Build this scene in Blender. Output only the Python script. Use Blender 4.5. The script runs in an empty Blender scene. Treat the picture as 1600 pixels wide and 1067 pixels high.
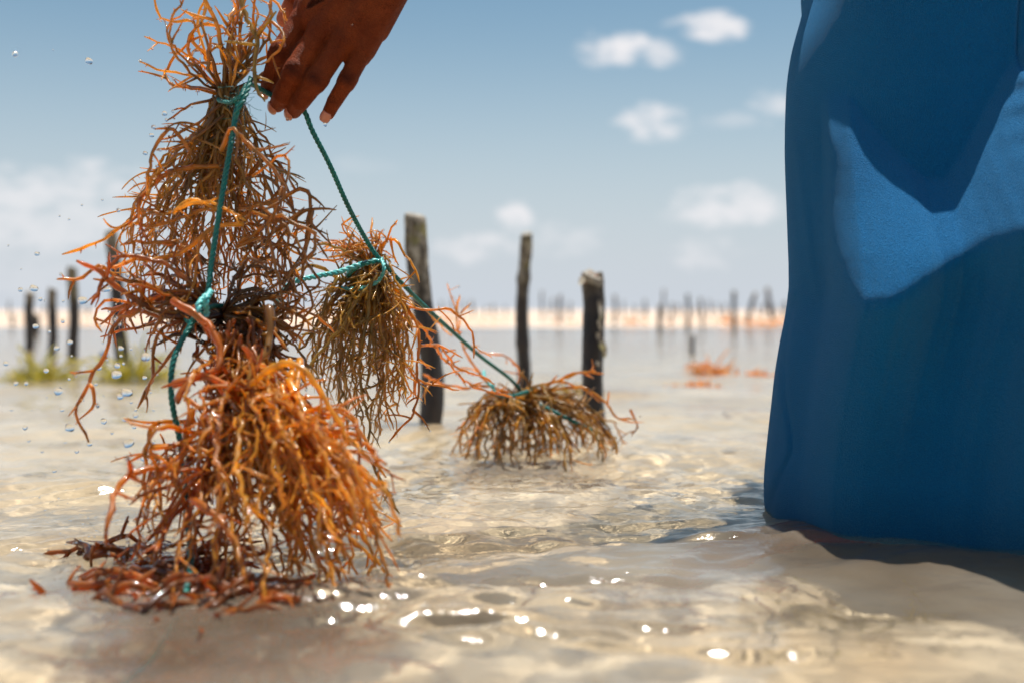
import bpy, bmesh, math, random
import numpy as np
from mathutils import Vector, Matrix

rnd = random.Random(7)
sc = bpy.context.scene
COL = sc.collection

# ------------------------------------------------------------------ camera
CAM_H = 0.203
FPX = 1750.0                       # focal length in photo pixels (1600 wide)
PITCH = math.atan(49.5 / FPX)
cam_d = bpy.data.cameras.new('camera')
cam = bpy.data.objects.new('camera', cam_d)
COL.objects.link(cam)
cam.location = (0, 0, CAM_H)
cam.rotation_euler = (math.radians(90) - PITCH, 0, 0)
cam_d.sensor_width = 36
cam_d.lens = 36 * FPX / 1600
cam_d.clip_start = 0.02
cam_d.clip_end = 5000
cam_d.dof.use_dof = True
cam_d.dof.focus_distance = 1.10
cam_d.dof.aperture_fstop = 3.6
sc.camera = cam

# ------------------------------------------------------------------ world, sun, exposure
SUN = Vector((0.10, 0.165, 0.97)).normalized()
SUN_EL = math.asin(SUN.z)
SUN_AZ = math.atan2(SUN.x, SUN.y)      # from +Y towards +X
SKY_STRENGTH = 0.070
world = bpy.data.worlds.new('World')
sc.world = world
world.use_nodes = True
wn, wl = world.node_tree.nodes, world.node_tree.links
wn.clear()
w_out = wn.new('ShaderNodeOutputWorld')
w_bg = wn.new('ShaderNodeBackground')
w_bg.inputs['Strength'].default_value = SKY_STRENGTH
wl.new(w_bg.outputs[0], w_out.inputs['Surface'])
sky = wn.new('ShaderNodeTexSky')
sky.sky_type = 'NISHITA'
sky.sun_disc = False
sky.sun_elevation = SUN_EL
sky.sun_rotation = SUN_AZ
sky.air_density = 1.0
sky.dust_density = 1.0
sky.ozone_density = 1.6


def wmath(op, a, b=None, c=None, clamp=False):
    n = wn.new('ShaderNodeMath'); n.operation = op; n.use_clamp = clamp
    for i, v in enumerate((a, b, c)):
        if v is None: continue
        if isinstance(v, (int, float)): n.inputs[i].default_value = v
        else: wl.new(v, n.inputs[i])
    return n.outputs[0]


w_tc = wn.new('ShaderNodeTexCoord')
w_sep = wn.new('ShaderNodeSeparateXYZ')
wl.new(w_tc.outputs['Generated'], w_sep.inputs[0])
ysafe = wmath('MAXIMUM', w_sep.outputs['Y'], 0.02)
ta = wmath('DIVIDE', w_sep.outputs['X'], ysafe)
te = wmath('DIVIDE', w_sep.outputs['Z'], ysafe)
w_map = wn.new('ShaderNodeMapping')
w_map.inputs['Scale'].default_value = (1, 1, 2.0)
wl.new(w_tc.outputs['Generated'], w_map.inputs[0])
w_n1 = wn.new('ShaderNodeTexNoise')
w_n1.inputs['Scale'].default_value = 30
w_n1.inputs['Detail'].default_value = 7
w_n1.inputs['Roughness'].default_value = 0.6
wl.new(w_map.outputs[0], w_n1.inputs[0])
nz = wmath('MULTIPLY', wmath('SUBTRACT', w_n1.outputs[0], 0.5), 5.4)
clouds = [(965, 78, 62, 26, 1), (1030, 84, 50, 20, .8), (1110, 46, 58, 22, .95), (1020, 192, 50, 26, .9), (1140, 322, 85, 36, .8),
          (1100, 395, 60, 26, .45), (800, 340, 34, 27, .95), (745, 385, 65, 24, .6), (60, 300, 190, 48, .7), (30, 350, 210, 55, .6),
          (150, 355, 120, 40, .5), (1215, 165, 50, 20, .6), (1150, 190, 55, 14, .3), (885, 375, 55, 26, .35), (560, 260, 60, 15, .12), (30, 420, 150, 50, .25)]
tot = None
for (px, py, rx, ry, wgt) in clouds:
    a0, e0 = (px - 800) / FPX, (484 - py) / FPX
    dx = wmath('DIVIDE', wmath('SUBTRACT', ta, a0), rx / FPX)
    dy = wmath('DIVIDE', wmath('SUBTRACT', te, e0), ry / FPX)
    d2 = wmath('ADD', wmath('MULTIPLY', dx, dx), wmath('MULTIPLY', dy, dy))
    v = wmath('ADD', wmath('SUBTRACT', 0.95, d2), nz)
    mr = wn.new('ShaderNodeMapRange'); mr.interpolation_type = 'SMOOTHSTEP'
    mr.inputs['From Min'].default_value = -0.5; mr.inputs['From Max'].default_value = 1.3
    mr.inputs['To Max'].default_value = wgt
    wl.new(v, mr.inputs[0])
    # stop a blob's noise from reaching far beyond it
    fall = wn.new('ShaderNodeMapRange'); fall.interpolation_type = 'SMOOTHSTEP'
    fall.inputs['From Min'].default_value = 3.2; fall.inputs['From Max'].default_value = 0.8
    wl.new(d2, fall.inputs[0])
    m = wmath('MULTIPLY', mr.outputs[0], fall.outputs[0])
    tot = m if tot is None else wmath('MAXIMUM', tot, m)
infront = wmath('GREATER_THAN', w_sep.outputs['Y'], 0.05)
tot = wmath('MULTIPLY', tot, infront)
# the same kind of scattered cumulus over the rest of the sky
w_n2 = wn.new('ShaderNodeTexNoise'); w_n2.inputs['Scale'].default_value = 5; w_n2.inputs['Detail'].default_value = 6
wl.new(w_map.outputs[0], w_n2.inputs[0])
mr2 = wn.new('ShaderNodeMapRange'); mr2.interpolation_type = 'SMOOTHSTEP'
mr2.inputs['From Min'].default_value = 0.60; mr2.inputs['From Max'].default_value = 0.74; mr2.inputs['To Max'].default_value = 0.7
wl.new(w_n2.outputs[0], mr2.inputs[0])
off = wn.new('ShaderNodeMapRange'); off.inputs['From Min'].default_value = 0.86; off.inputs['From Max'].default_value = 0.7
wl.new(w_sep.outputs['Y'], off.inputs[0])
tot = wmath('MAXIMUM', tot, wmath('MULTIPLY', mr2.outputs[0], off.outputs[0]))
w_tint = wn.new('ShaderNodeMixRGB'); w_tint.blend_type = 'MULTIPLY'; w_tint.inputs[0].default_value = 1
w_tint.inputs[2].default_value = (0.82, 0.98, 0.92, 1)
wl.new(sky.outputs[0], w_tint.inputs[1])
# sea haze that pales the sky towards the horizon, all the way round
w_el = wn.new('ShaderNodeMapRange'); w_el.interpolation_type = 'SMOOTHERSTEP'
w_el.inputs['From Min'].default_value = 0.34; w_el.inputs['From Max'].default_value = -0.06
w_el.inputs['To Max'].default_value = 1.0
wl.new(w_sep.outputs['Z'], w_el.inputs[0])
w_haze = wn.new('ShaderNodeMixRGB')
w_haze.inputs[2].default_value = (5.85, 6.3, 6.95, 1)
wl.new(w_el.outputs[0], w_haze.inputs[0]); wl.new(w_tint.outputs[0], w_haze.inputs[1])
w_mix = wn.new('ShaderNodeMixRGB')
w_mix.inputs[2].default_value = (8.3, 8.2, 8.4, 1)
wl.new(tot, w_mix.inputs[0]); wl.new(w_haze.outputs[0], w_mix.inputs[1])
wl.new(w_mix.outputs[0], w_bg.inputs['Color'])

sun_d = bpy.data.lights.new('sun', 'SUN')
sun_d.energy = 4.8
sun_d.angle = math.radians(0.53)
sun_d.color = (1.0, 0.95, 0.88)
sun = bpy.data.objects.new('sun', sun_d)
COL.objects.link(sun)
sun.rotation_euler = SUN.to_track_quat('Z', 'Y').to_euler()
sun.location = SUN * 20

sc.view_settings.view_transform = 'Standard'
sc.view_settings.look = 'None'
sc.view_settings.exposure = 0.60
sc.view_settings.gamma = 1
sc.view_settings.use_curve_mapping = False
sc.render.engine = 'CYCLES'
sc.cycles.use_denoising = True
sc.cycles.max_bounces = 12
sc.cycles.transparent_max_bounces = 16
sc.cycles.transmission_bounces = 8
sc.cycles.caustics_refractive = True
sun_d.cycles.is_caustics_light = True
sc.cycles.caustics_reflective = False


# ------------------------------------------------------------------ helpers
def P(px, py, Y):
    """point of the place that the photo shows at pixel (px, py), Y metres ahead"""
    u, v = (px - 800) / FPX, (533.5 - py) / FPX
    s, c = math.sin(PITCH), math.cos(PITCH)
    dy = c + v * s
    dz = -s + v * c
    t = Y / dy
    return Vector((u * t, Y, CAM_H + dz * t))


def tag(o, label=None, cat=None, group=None, kind=None):
    if label: o['label'] = label
    if cat: o['category'] = cat
    if group: o['group'] = group
    if kind: o['kind'] = kind
    return o


def obj(name, mesh, mat=None, parent=None):
    o = bpy.data.objects.new(name, mesh)
    COL.objects.link(o)
    if mat and not mesh.materials: mesh.materials.append(mat)
    if parent: o.parent = parent
    return o


def thing(name, label, cat, loc=(0, 0, 0), group=None):
    o = bpy.data.objects.new(name, None)
    COL.objects.link(o)
    o.location = loc
    o.empty_display_size = 0.05
    tag(o, label, cat, group)
    return o


def mesh_from(name, V, F, smooth=True, attrs=None):
    me = bpy.data.meshes.new(name)
    me.from_pydata([tuple(v) for v in V], [], F)
    if smooth: me.shade_smooth()
    for k, arr in (attrs or {}).items():
        a = np.asarray(arr, dtype=np.float32)
        if a.ndim == 1:
            at = me.attributes.new(k, 'FLOAT', 'POINT'); at.data.foreach_set('value', a)
        else:
            at = me.attributes.new(k, 'FLOAT_COLOR', 'POINT')
            at.data.foreach_set('color', np.concatenate([a, np.ones((len(a), 1), np.float32)], 1).ravel())
    me.update()
    return me


def grid_mesh(name, X, Y, Z, attrs=None, wrap=False):
    """X, Y, Z: (rows, cols) arrays"""
    r, c = X.shape
    me = bpy.data.meshes.new(name)
    co = np.stack([X, Y, Z], -1).reshape(-1, 3).astype(np.float32)
    ii = np.arange(r * c).reshape(r, c)
    if wrap:
        ii = np.concatenate([ii, ii[:, :1]], 1)
    q = np.stack([ii[:-1, :-1], ii[:-1, 1:], ii[1:, 1:], ii[1:, :-1]], -1).reshape(-1, 4)
    me.vertices.add(len(co)); me.vertices.foreach_set('co', co.ravel())
    me.loops.add(q.size); me.loops.foreach_set('vertex_index', q.ravel().astype(np.int32))
    me.polygons.add(len(q))
    me.polygons.foreach_set('loop_start', (np.arange(len(q)) * 4).astype(np.int32))
    me.update(calc_edges=True)
    me.shade_smooth()
    for k, arr in (attrs or {}).items():
        at = me.attributes.new(k, 'FLOAT', 'POINT'); at.data.foreach_set('value', np.asarray(arr, np.float32).ravel())
    me.validate()
    return me


def catmull(pts, step=0.006):
    pts = [Vector(p) for p in pts]
    if len(pts) == 2:
        n = max(2, int((pts[1] - pts[0]).length / step))
        return [pts[0].lerp(pts[1], i / n) for i in range(n + 1)]
    ext = [pts[0] * 2 - pts[1]] + pts + [pts[-1] * 2 - pts[-2]]
    out = []
    for i in range(1, len(ext) - 2):
        p0, p1, p2, p3 = ext[i - 1:i + 3]
        n = max(2, int((p2 - p1).length / step))
        for k in range(n):
            t = k / n
            out.append(0.5 * ((2 * p1) + (p2 - p0) * t + (2 * p0 - 5 * p1 + 4 * p2 - p3) * t * t + (3 * p1 - p0 - 3 * p2 + p3) * t ** 3))
    out.append(pts[-1])
    return out


def tube(V, F, path, radii, sides=6, cap=True, col=None, C=None, squash=None):
    """append a tube along path; parallel transported frame"""
    n = len(path)
    base = len(V)
    t = (path[1] - path[0]).normalized()
    a = t.orthogonal().normalized()
    for i in range(n):
        if i == 0: tt = path[1] - path[0]
        elif i == n - 1: tt = path[-1] - path[-2]
        else: tt = path[i + 1] - path[i - 1]
        if tt.length < 1e-9: tt = t
        tt = tt.normalized()
        a = (a - tt * a.dot(tt))
        a = a.normalized() if a.length > 1e-6 else tt.orthogonal().normalized()
        b = tt.cross(a)
        r = radii[i] if not isinstance(radii, (int, float)) else radii
        for k in range(sides):
            an = 2 * math.pi * k / sides
            V.append(path[i] + (a * math.cos(an) + b * math.sin(an)) * r)
            if C is not None: C.append(col(i / (n - 1)))
        t = tt
    for i in range(n - 1):
        for k in range(sides):
            k2 = (k + 1) % sides
            F.append((base + i * sides + k, base + i * sides + k2, base + (i + 1) * sides + k2, base + (i + 1) * sides + k))
    if cap:
        for i, sgn in ((0, -1), (n - 1, 1)):
            tt = (path[i] - path[i - 1]) if i else (path[0] - path[1])
            r = radii[i] if not isinstance(radii, (int, float)) else radii
            V.append(path[i] + tt.normalized() * r * 0.8)
            if C is not None: C.append(col(i / (n - 1)))
            c = len(V) - 1
            for k in range(sides):
                k2 = (k + 1) % sides
                s = base + i * sides
                F.append((s + k, s + k2, c) if sgn > 0 else (s + k2, s + k, c))


# smooth value noise in numpy
_rs = np.random.RandomState(3)
_tab = _rs.rand(256, 256).astype(np.float32)


def vnoise(x, y):
    xi = np.floor(x).astype(int); yi = np.floor(y).astype(int)
    fx = x - xi; fy = y - yi
    fx = fx * fx * fx * (fx * (fx * 6 - 15) + 10); fy = fy * fy * fy * (fy * (fy * 6 - 15) + 10)
    x0, x1, y0, y1 = xi % 256, (xi + 1) % 256, yi % 256, (yi + 1) % 256
    return (_tab[x0, y0] * (1 - fx) + _tab[x1, y0] * fx) * (1 - fy) + (_tab[x0, y1] * (1 - fx) + _tab[x1, y1] * fx) * fy


def fbm(x, y, oct=4, gain=0.5):
    s = 0; a = 1; t = 0
    for o in range(oct):
        s = s + a * vnoise(x * 2 ** o + 17.3 * o, y * 2 ** o + 5.1 * o); t += a; a *= gain
    return s / t - 0.5


# ------------------------------------------------------------------ materials
def new_mat(name):
    m = bpy.data.materials.new(name); m.use_nodes = True
    nt = m.node_tree; nt.nodes.clear()
    return m, nt.nodes, nt.links


def node(N, L, typ, props=None, **ins):
    n = N.new(typ)
    for k, v in (props or {}).items(): setattr(n, k, v)
    for k, v in ins.items():
        key = int(k[1:]) if k[0] == 'i' and k[1:].isdigit() else k.replace('_', ' ')
        s = n.inputs[key]
        if hasattr(v, 'is_output') or isinstance(v, bpy.types.NodeSocket): L.new(v, s)
        else: s.default_value = v
    return n


def ramp(N, L, fac, stops, interp='LINEAR'):
    r = N.new('ShaderNodeValToRGB'); r.color_ramp.interpolation = interp
    while len(r.color_ramp.elements) < len(stops): r.color_ramp.elements.new(0.5)
    for e, (p, c) in zip(r.color_ramp.elements, stops):
        e.position = p; e.color = (*c, 1) if len(c) == 3 else c
    L.new(fac, r.inputs[0])
    return r.outputs[0]


def mat_weed():
    m, N, L = new_mat('wet_seaweed')
    out = N.new('ShaderNodeOutputMaterial')
    col = node(N, L, 'ShaderNodeAttribute', {'attribute_name': 'tint'}).outputs['Color']
    tc = N.new('ShaderNodeTexCoord')
    nz = node(N, L, 'ShaderNodeTexNoise', Vector=tc.outputs['Object'], Scale=60.0, Detail=3.0)
    mul = ramp(N, L, nz.outputs[0], [(0.3, (0.66, 0.62, 0.6)), (0.7, (1.22, 1.18, 1.1))])
    c2 = node(N, L, 'ShaderNodeMixRGB', {'blend_type': 'MULTIPLY'}, i0=1.0, i1=col, i2=mul).outputs[0]
    nb = node(N, L, 'ShaderNodeTexNoise', Vector=tc.outputs['Object'], Scale=260.0, Detail=1.0)
    bump = node(N, L, 'ShaderNodeBump', Strength=0.16, Distance=0.0006, Height=nb.outputs[0])
    p = node(N, L, 'ShaderNodeBsdfPrincipled', Base_Color=c2, Roughness=0.32, IOR=1.42, Normal=bump.outputs[0])
    p.inputs['Coat Weight'].default_value = 0.4
    p.inputs['Coat Roughness'].default_value = 0.04
    L.new(bump.outputs[0], p.inputs['Coat Normal'])
    tcol = node(N, L, 'ShaderNodeHueSaturation', Saturation=1.0, Value=2.3, Color=c2).outputs[0]
    tr = node(N, L, 'ShaderNodeBsdfTranslucent', Color=tcol)
    mx = node(N, L, 'ShaderNodeMixShader', i0=0.5, i1=p.outputs[0], i2=tr.outputs[0])
    film = node(N, L, 'ShaderNodeBsdfGlossy', Roughness=0.05, Normal=bump.outputs[0])
    fr = node(N, L, 'ShaderNodeFresnel', IOR=1.30, Normal=bump.outputs[0])
    mx = node(N, L, 'ShaderNodeMixShader', i0=fr.outputs[0], i1=mx.outputs[0], i2=film.outputs[0])
    L.new(mx.outputs[0], out.inputs[0])
    return m


def mat_simple(name, c1, c2, scale=20, rough=0.7, bump=0.2, bdist=0.002, sheen=0, coat=0, detail=5.0, stretch=None, spec=0.5):
    m, N, L = new_mat(name)
    out = N.new('ShaderNodeOutputMaterial')
    tc = N.new('ShaderNodeTexCoord')
    vec = tc.outputs['Object']
    if stretch:
        mp = node(N, L, 'ShaderNodeMapping', Vector=vec); mp.inputs['Scale'].default_value = stretch
        vec = mp.outputs[0]
    nz = node(N, L, 'ShaderNodeTexNoise', Vector=vec, Scale=float(scale), Detail=detail, Roughness=0.6)
    c = ramp(N, L, nz.outputs[0], [(0.35, c1), (0.65, c2)])
    b = node(N, L, 'ShaderNodeBump', Strength=bump, Distance=bdist, Height=nz.outputs[0])
    p = node(N, L, 'ShaderNodeBsdfPrincipled', Base_Color=c, Roughness=rough, Normal=b.outputs[0])
    p.inputs['Specular IOR Level'].default_value = spec
    p.inputs['Coat Weight'].default_value = coat
    p.inputs['Sheen Weight'].default_value = sheen
    L.new(p.outputs[0], out.inputs[0])
    return m


def mat_glass(name='clear_water', rough=0.0):
    m, N, L = new_mat(name)
    out = N.new('ShaderNodeOutputMaterial')
    g = node(N, L, 'ShaderNodeBsdfGlass', Color=(0.98, 0.99, 1, 1), Roughness=rough, IOR=1.33)
    L.new(g.outputs[0], out.inputs[0])
    return m


def mat_skin():
    m, N, L = new_mat('brown_skin')
    out = N.new('ShaderNodeOutputMaterial')
    tc = N.new('ShaderNodeTexCoord')
    a = node(N, L, 'ShaderNodeAttribute', {'attribute_name': 'pale'}).outputs['Fac']
    k = node(N, L, 'ShaderNodeAttribute', {'attribute_name': 'knuckle'}).outputs['Fac']
    nz = node(N, L, 'ShaderNodeTexNoise', Vector=tc.outputs['Object'], Scale=45.0, Detail=6.0, Roughness=0.65)
    base = ramp(N, L, nz.outputs[0], [(0.3, (0.145, 0.024, 0.005)), (0.7, (0.26, 0.052, 0.012))])
    c1 = node(N, L, 'ShaderNodeMixRGB', i0=k, i1=base, i2=(0.060, 0.011, 0.005, 1)).outputs[0]
    c2 = node(N, L, 'ShaderNodeMixRGB', i0=a, i1=c1, i2=(0.62, 0.22, 0.13, 1)).outputs[0]
    # fine skin lines
    mp = node(N, L, 'ShaderNodeMapping', Vector=tc.outputs['Object']); mp.inputs['Rotation'].default_value = (0, 0.75, 0)
    mp.inputs['Scale'].default_value = (1, 1, 2.2)
    vo = node(N, L, 'ShaderNodeTexVoronoi', {'feature': 'DISTANCE_TO_EDGE'}, Vector=mp.outputs[0], Scale=420.0)
    n2 = node(N, L, 'ShaderNodeTexNoise', Vector=tc.outputs['Object'], Scale=160.0, Detail=5.0)
    hh = node(N, L, 'ShaderNodeMath', {'operation': 'MULTIPLY_ADD'}, i0=n2.outputs[0], i1=0.9, i2=vo.outputs[0])
    b = node(N, L, 'ShaderNodeBump', Strength=0.9, Distance=0.0016, Height=hh.outputs[0])
    rr = node(N, L, 'ShaderNodeMapRange', Value=n2.outputs[0]); rr.inputs['To Min'].default_value = 0.58; rr.inputs['To Max'].default_value = 0.78
    p = node(N, L, 'ShaderNodeBsdfPrincipled', Base_Color=c2, Roughness=rr.outputs[0], Normal=b.outputs[0])
    p.inputs['Subsurface Weight'].default_value = 0.12
    p.inputs['Subsurface Radius'].default_value = (0.006, 0.002, 0.001)
    p.inputs['Subsurface Scale'].default_value = 1.0
    p.inputs['Specular IOR Level'].default_value = 0.15
    L.new(p.outputs[0], out.inputs[0])
    return m


def mat_cloth():
    m, N, L = new_mat('blue_cloth')
    out = N.new('ShaderNodeOutputMaterial')
    tc = N.new('ShaderNodeTexCoord')
    v = tc.outputs['Object']
    n1 = node(N, L, 'ShaderNodeTexNoise', Vector=v, Scale=9.0, Detail=4.0)
    n2 = node(N, L, 'ShaderNodeTexNoise', Vector=v, Scale=900.0, Detail=3.0)
    c = ramp(N, L, n1.outputs[0], [(0.3, (0.0004, 0.120, 0.320)), (0.7, (0.0006, 0.142, 0.370))])
    c = node(N, L, 'ShaderNodeMixRGB', {'blend_type': 'OVERLAY'}, i0=0.35, i1=c, i2=ramp(N, L, n2.outputs[0], [(0.35, (0.3, 0.3, 0.3)), (0.65, (0.7, 0.7, 0.7))])).outputs[0]
    wet = node(N, L, 'ShaderNodeAttribute', {'attribute_name': 'wet'}).outputs['Fac']
    c = node(N, L, 'ShaderNodeMixRGB', {'blend_type': 'MULTIPLY'}, i0=wet, i1=c, i2=(0.55, 0.65, 0.62, 1)).outputs[0]
    vo = node(N, L, 'ShaderNodeTexVoronoi', Vector=v, Scale=1300.0)
    ad = node(N, L, 'ShaderNodeMath', {'operation': 'ADD'}, i0=n2.outputs[0], i1=vo.outputs[0])
    b = node(N, L, 'ShaderNodeBump', Strength=1.0, Distance=0.0013, Height=ad.outputs[0])
    p = node(N, L, 'ShaderNodeBsdfPrincipled', Base_Color=c, Roughness=0.75, Normal=b.outputs[0])
    p.inputs['Sheen Weight'].default_value = 0.45
    p.inputs['Sheen Roughness'].default_value = 0.4
    p.inputs['Sheen Tint'].default_value = (0.22, 0.58, 0.90, 1)
    p.inputs['Specular IOR Level'].default_value = 0.12
    L.new(p.outputs[0], out.inputs[0])
    return m


def mat_rope():
    m, N, L = new_mat('teal_rope')
    out = N.new('ShaderNodeOutputMaterial')
    tc = N.new('ShaderNodeTexCoord')
    n1 = node(N, L, 'ShaderNodeTexNoise', Vector=tc.outputs['Object'], Scale=30.0, Detail=4.0)
    n2 = node(N, L, 'ShaderNodeTexNoise', Vector=tc.outputs['Object'], Scale=1100.0, Detail=2.0)
    c = ramp(N, L, n1.outputs[0], [(0.3, (0.004, 0.13, 0.115)), (0.55, (0.008, 0.20, 0.17)), (0.75, (0.03, 0.30, 0.26))])
    b = node(N, L, 'ShaderNodeBump', Strength=0.7, Distance=0.0005, Height=n2.outputs[0])
    p = node(N, L, 'ShaderNodeBsdfPrincipled', Base_Color=c, Roughness=0.42, Normal=b.outputs[0])
    p.inputs['Coat Weight'].default_value = 0.25
    tr = node(N, L, 'ShaderNodeBsdfTranslucent', Color=(0.05, 0.5, 0.42, 1))
    mx = node(N, L, 'ShaderNodeMixShader', i0=0.2, i1=p.outputs[0], i2=tr.outputs[0])
    L.new(mx.outputs[0], out.inputs[0])
    return m


def mat_post():
    m, N, L = new_mat('weathered_bark')
    out = N.new('ShaderNodeOutputMaterial')
    tc = N.new('ShaderNodeTexCoord')
    wet = node(N, L, 'ShaderNodeAttribute', {'attribute_name': 'wet'}).outputs['Fac']
    mp = node(N, L, 'ShaderNodeMapping', Vector=tc.outputs['Object']); mp.inputs['Scale'].default_value = (1, 1, 0.35)
    n1 = node(N, L, 'ShaderNodeTexNoise', Vector=mp.outputs[0], Scale=75.0, Detail=7.0, Roughness=0.7)
    n2 = node(N, L, 'ShaderNodeTexNoise', Vector=tc.outputs['Object'], Scale=28.0, Detail=4.0, Roughness=0.6)
    dry = ramp(N, L, n1.outputs[0], [(0.36, (0.035, 0.026, 0.018)), (0.5, (0.19, 0.15, 0.105)), (0.62, (0.48, 0.43, 0.35))])
    lich = ramp(N, L, n2.outputs[0], [(0.52, (0, 0, 0)), (0.62, (1, 1, 1))])
    dry = node(N, L, 'ShaderNodeMixRGB', i0=lich, i1=dry, i2=(0.26, 0.22, 0.09, 1)).outputs[0]
    dark = ramp(N, L, n1.outputs[0], [(0.35, (0.008, 0.006, 0.005)), (0.68, (0.045, 0.028, 0.020))])
    wn2 = node(N, L, 'ShaderNodeMath', {'operation': 'MULTIPLY_ADD'}, i0=n2.outputs[0], i1=0.9, i2=wet)
    wm = ramp(N, L, wn2.outputs[0], [(0.62, (0, 0, 0)), (0.95, (1, 1, 1))])
    c = node(N, L, 'ShaderNodeMixRGB', i0=wm, i1=dry, i2=dark).outputs[0]
    b = node(N, L, 'ShaderNodeBump', Strength=0.9, Distance=0.004, Height=n1.outputs[0])
    r = node(N, L, 'ShaderNodeMapRange', Value=wm); r.inputs['To Min'].default_value = 0.9; r.inputs['To Max'].default_value = 0.5
    p = node(N, L, 'ShaderNodeBsdfPrincipled', Base_Color=c, Roughness=r.outputs[0], Normal=b.outputs[0])
    L.new(p.outputs[0], out.inputs[0])
    return m


def mat_sand():
    m, N, L = new_mat('coral_sand')
    out = N.new('ShaderNodeOutputMaterial')
    tc = N.new('ShaderNodeTexCoord')
    v = tc.outputs['Object']
    n1 = node(N, L, 'ShaderNodeTexNoise', Vector=v, Scale=5.0, Detail=6.0, Roughness=0.6)
    n2 = node(N, L, 'ShaderNodeTexNoise', Vector=v, Scale=0.35, Detail=5.0, Roughness=0.6)
    n3 = node(N, L, 'ShaderNodeTexNoise', Vector=v, Scale=160.0, Detail=4.0)
    c = ramp(N, L, n1.outputs[0], [(0.33, (0.54, 0.41, 0.26)), (0.5, (0.68, 0.575, 0.42)), (0.66, (0.77, 0.68, 0.54))])
    far = ramp(N, L, n2.outputs[0], [(0.36, (0.46, 0.29, 0.17)), (0.5, (0.52, 0.40, 0.30)), (0.62, (0.56, 0.47, 0.40))])
    sp = N.new('ShaderNodeSeparateXYZ'); L.new(v, sp.inputs[0])
    fm = node(N, L, 'ShaderNodeMapRange', Value=sp.outputs['Y']); fm.inputs['From Min'].default_value = 2.0; fm.inputs['From Max'].default_value = 7.0
    c = node(N, L, 'ShaderNodeMixRGB', i0=fm.outputs[0], i1=c, i2=far).outputs[0]
    b = node(N, L, 'ShaderNodeBump', Strength=0.5, Distance=0.004, Height=n3.outputs[0])
    p = node(N, L, 'ShaderNodeBsdfPrincipled', Base_Color=c, Roughness=0.85, Normal=b.outputs[0])
    L.new(p.outputs[0], out.inputs[0])
    return m


def mat_water():
    m, N, L = new_mat('shallow_sea_water')
    out = N.new('ShaderNodeOutputMaterial')
    tc = N.new('ShaderNodeTexCoord')
    v = tc.outputs['Object']
    # fine relief
    mp = node(N, L, 'ShaderNodeMapping', Vector=v); mp.inputs['Scale'].default_value = (1, 1.5, 1); mp.inputs['Rotation'].default_value = (0, 0, 0.25)
    wv = node(N, L, 'ShaderNodeTexNoise', {'noise_dimensions': '3D'}, Vector=mp.outputs[0], Scale=26.0, Detail=5.0, Roughness=0.55, Distortion=0.6)
    w2 = node(N, L, 'ShaderNodeTexNoise', Vector=mp.outputs[0], Scale=2.4, Detail=4.0, Roughness=0.5)
    b1 = node(N, L, 'ShaderNodeBump', Strength=0.22, Distance=0.012, Height=wv.outputs[0])
    b2 = node(N, L, 'ShaderNodeBump', Strength=0.12, Distance=0.10, Height=w2.outputs[0], Normal=b1.outputs[0])
    nrm = b2.outputs[0]
    fr = node(N, L, 'ShaderNodeFresnel', IOR=1.33, Normal=nrm)
    gl = node(N, L, 'ShaderNodeBsdfGlossy', Color=(1, 1, 1, 1), Roughness=0.07, Normal=nrm)
    # sand stirred up in the water
    n1 = node(N, L, 'ShaderNodeTexNoise', Vector=v, Scale=3.2, Detail=5.0, Roughness=0.6, Distortion=0.5)
    silt = ramp(N, L, n1.outputs[0], [(0.34, (0.52, 0.385, 0.25)), (0.5, (0.70, 0.575, 0.425)), (0.64, (0.80, 0.70, 0.56))])
    n4 = node(N, L, 'ShaderNodeTexNoise', Vector=v, Scale=1.6, Detail=4.0, Roughness=0.6)
    dens = node(N, L, 'ShaderNodeMapRange', Value=n4.outputs[0]); dens.inputs['From Min'].default_value = 0.35; dens.inputs['From Max'].default_value = 0.65
    dens.inputs['To Min'].default_value = 0.06; dens.inputs['To Max'].default_value = 0.28
    df = node(N, L, 'ShaderNodeBsdfDiffuse', Color=silt)
    tp = node(N, L, 'ShaderNodeBsdfRefraction', Color=(0.99, 0.96, 0.89, 1), IOR=1.33, Roughness=0.0, Normal=nrm)
    body = node(N, L, 'ShaderNodeMixShader', i0=dens.outputs[0], i1=tp.outputs[0], i2=df.outputs[0])
    mx = node(N, L, 'ShaderNodeMixShader', i0=fr.outputs[0], i1=body.outputs[0], i2=gl.outputs[0])
    L.new(mx.outputs[0], out.inputs[0])
    return m


M_WEED = mat_weed()
M_SKIN = mat_skin()
M_CLOTH = mat_cloth()
M_ROPE = mat_rope()
M_POST = mat_post()
M_SAND = mat_sand()
M_WATER = mat_water()
M_DROP = mat_glass(rough=0.025)
M_CUT = mat_simple('cut_wood', (0.17, 0.145, 0.11), (0.40, 0.36, 0.30), 60, 0.85, 0.6)
M_RED = mat_simple('red_inner_bark', (0.28, 0.08, 0.05), (0.55, 0.30, 0.22), 90, 0.8, 0.6)
M_NAIL = mat_simple('fingernail', (0.52, 0.17, 0.10), (0.60, 0.23, 0.15), 60, 0.3, 0.05, spec=0.6)
M_STRAP = mat_simple('pale_teal_strap', (0.04, 0.33, 0.32), (0.18, 0.62, 0.60), 50, 0.4, 0.3, coat=0.4)
M_ALGAE = mat_simple('green_algae', (0.30, 0.36, 0.05), (0.52, 0.52, 0.10), 18, 0.6, 0.3)
M_BLUE = mat_simple('blue_plastic', (0.03, 0.08, 0.17), (0.05, 0.13, 0.25), 30, 0.4, 0.1)

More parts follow.
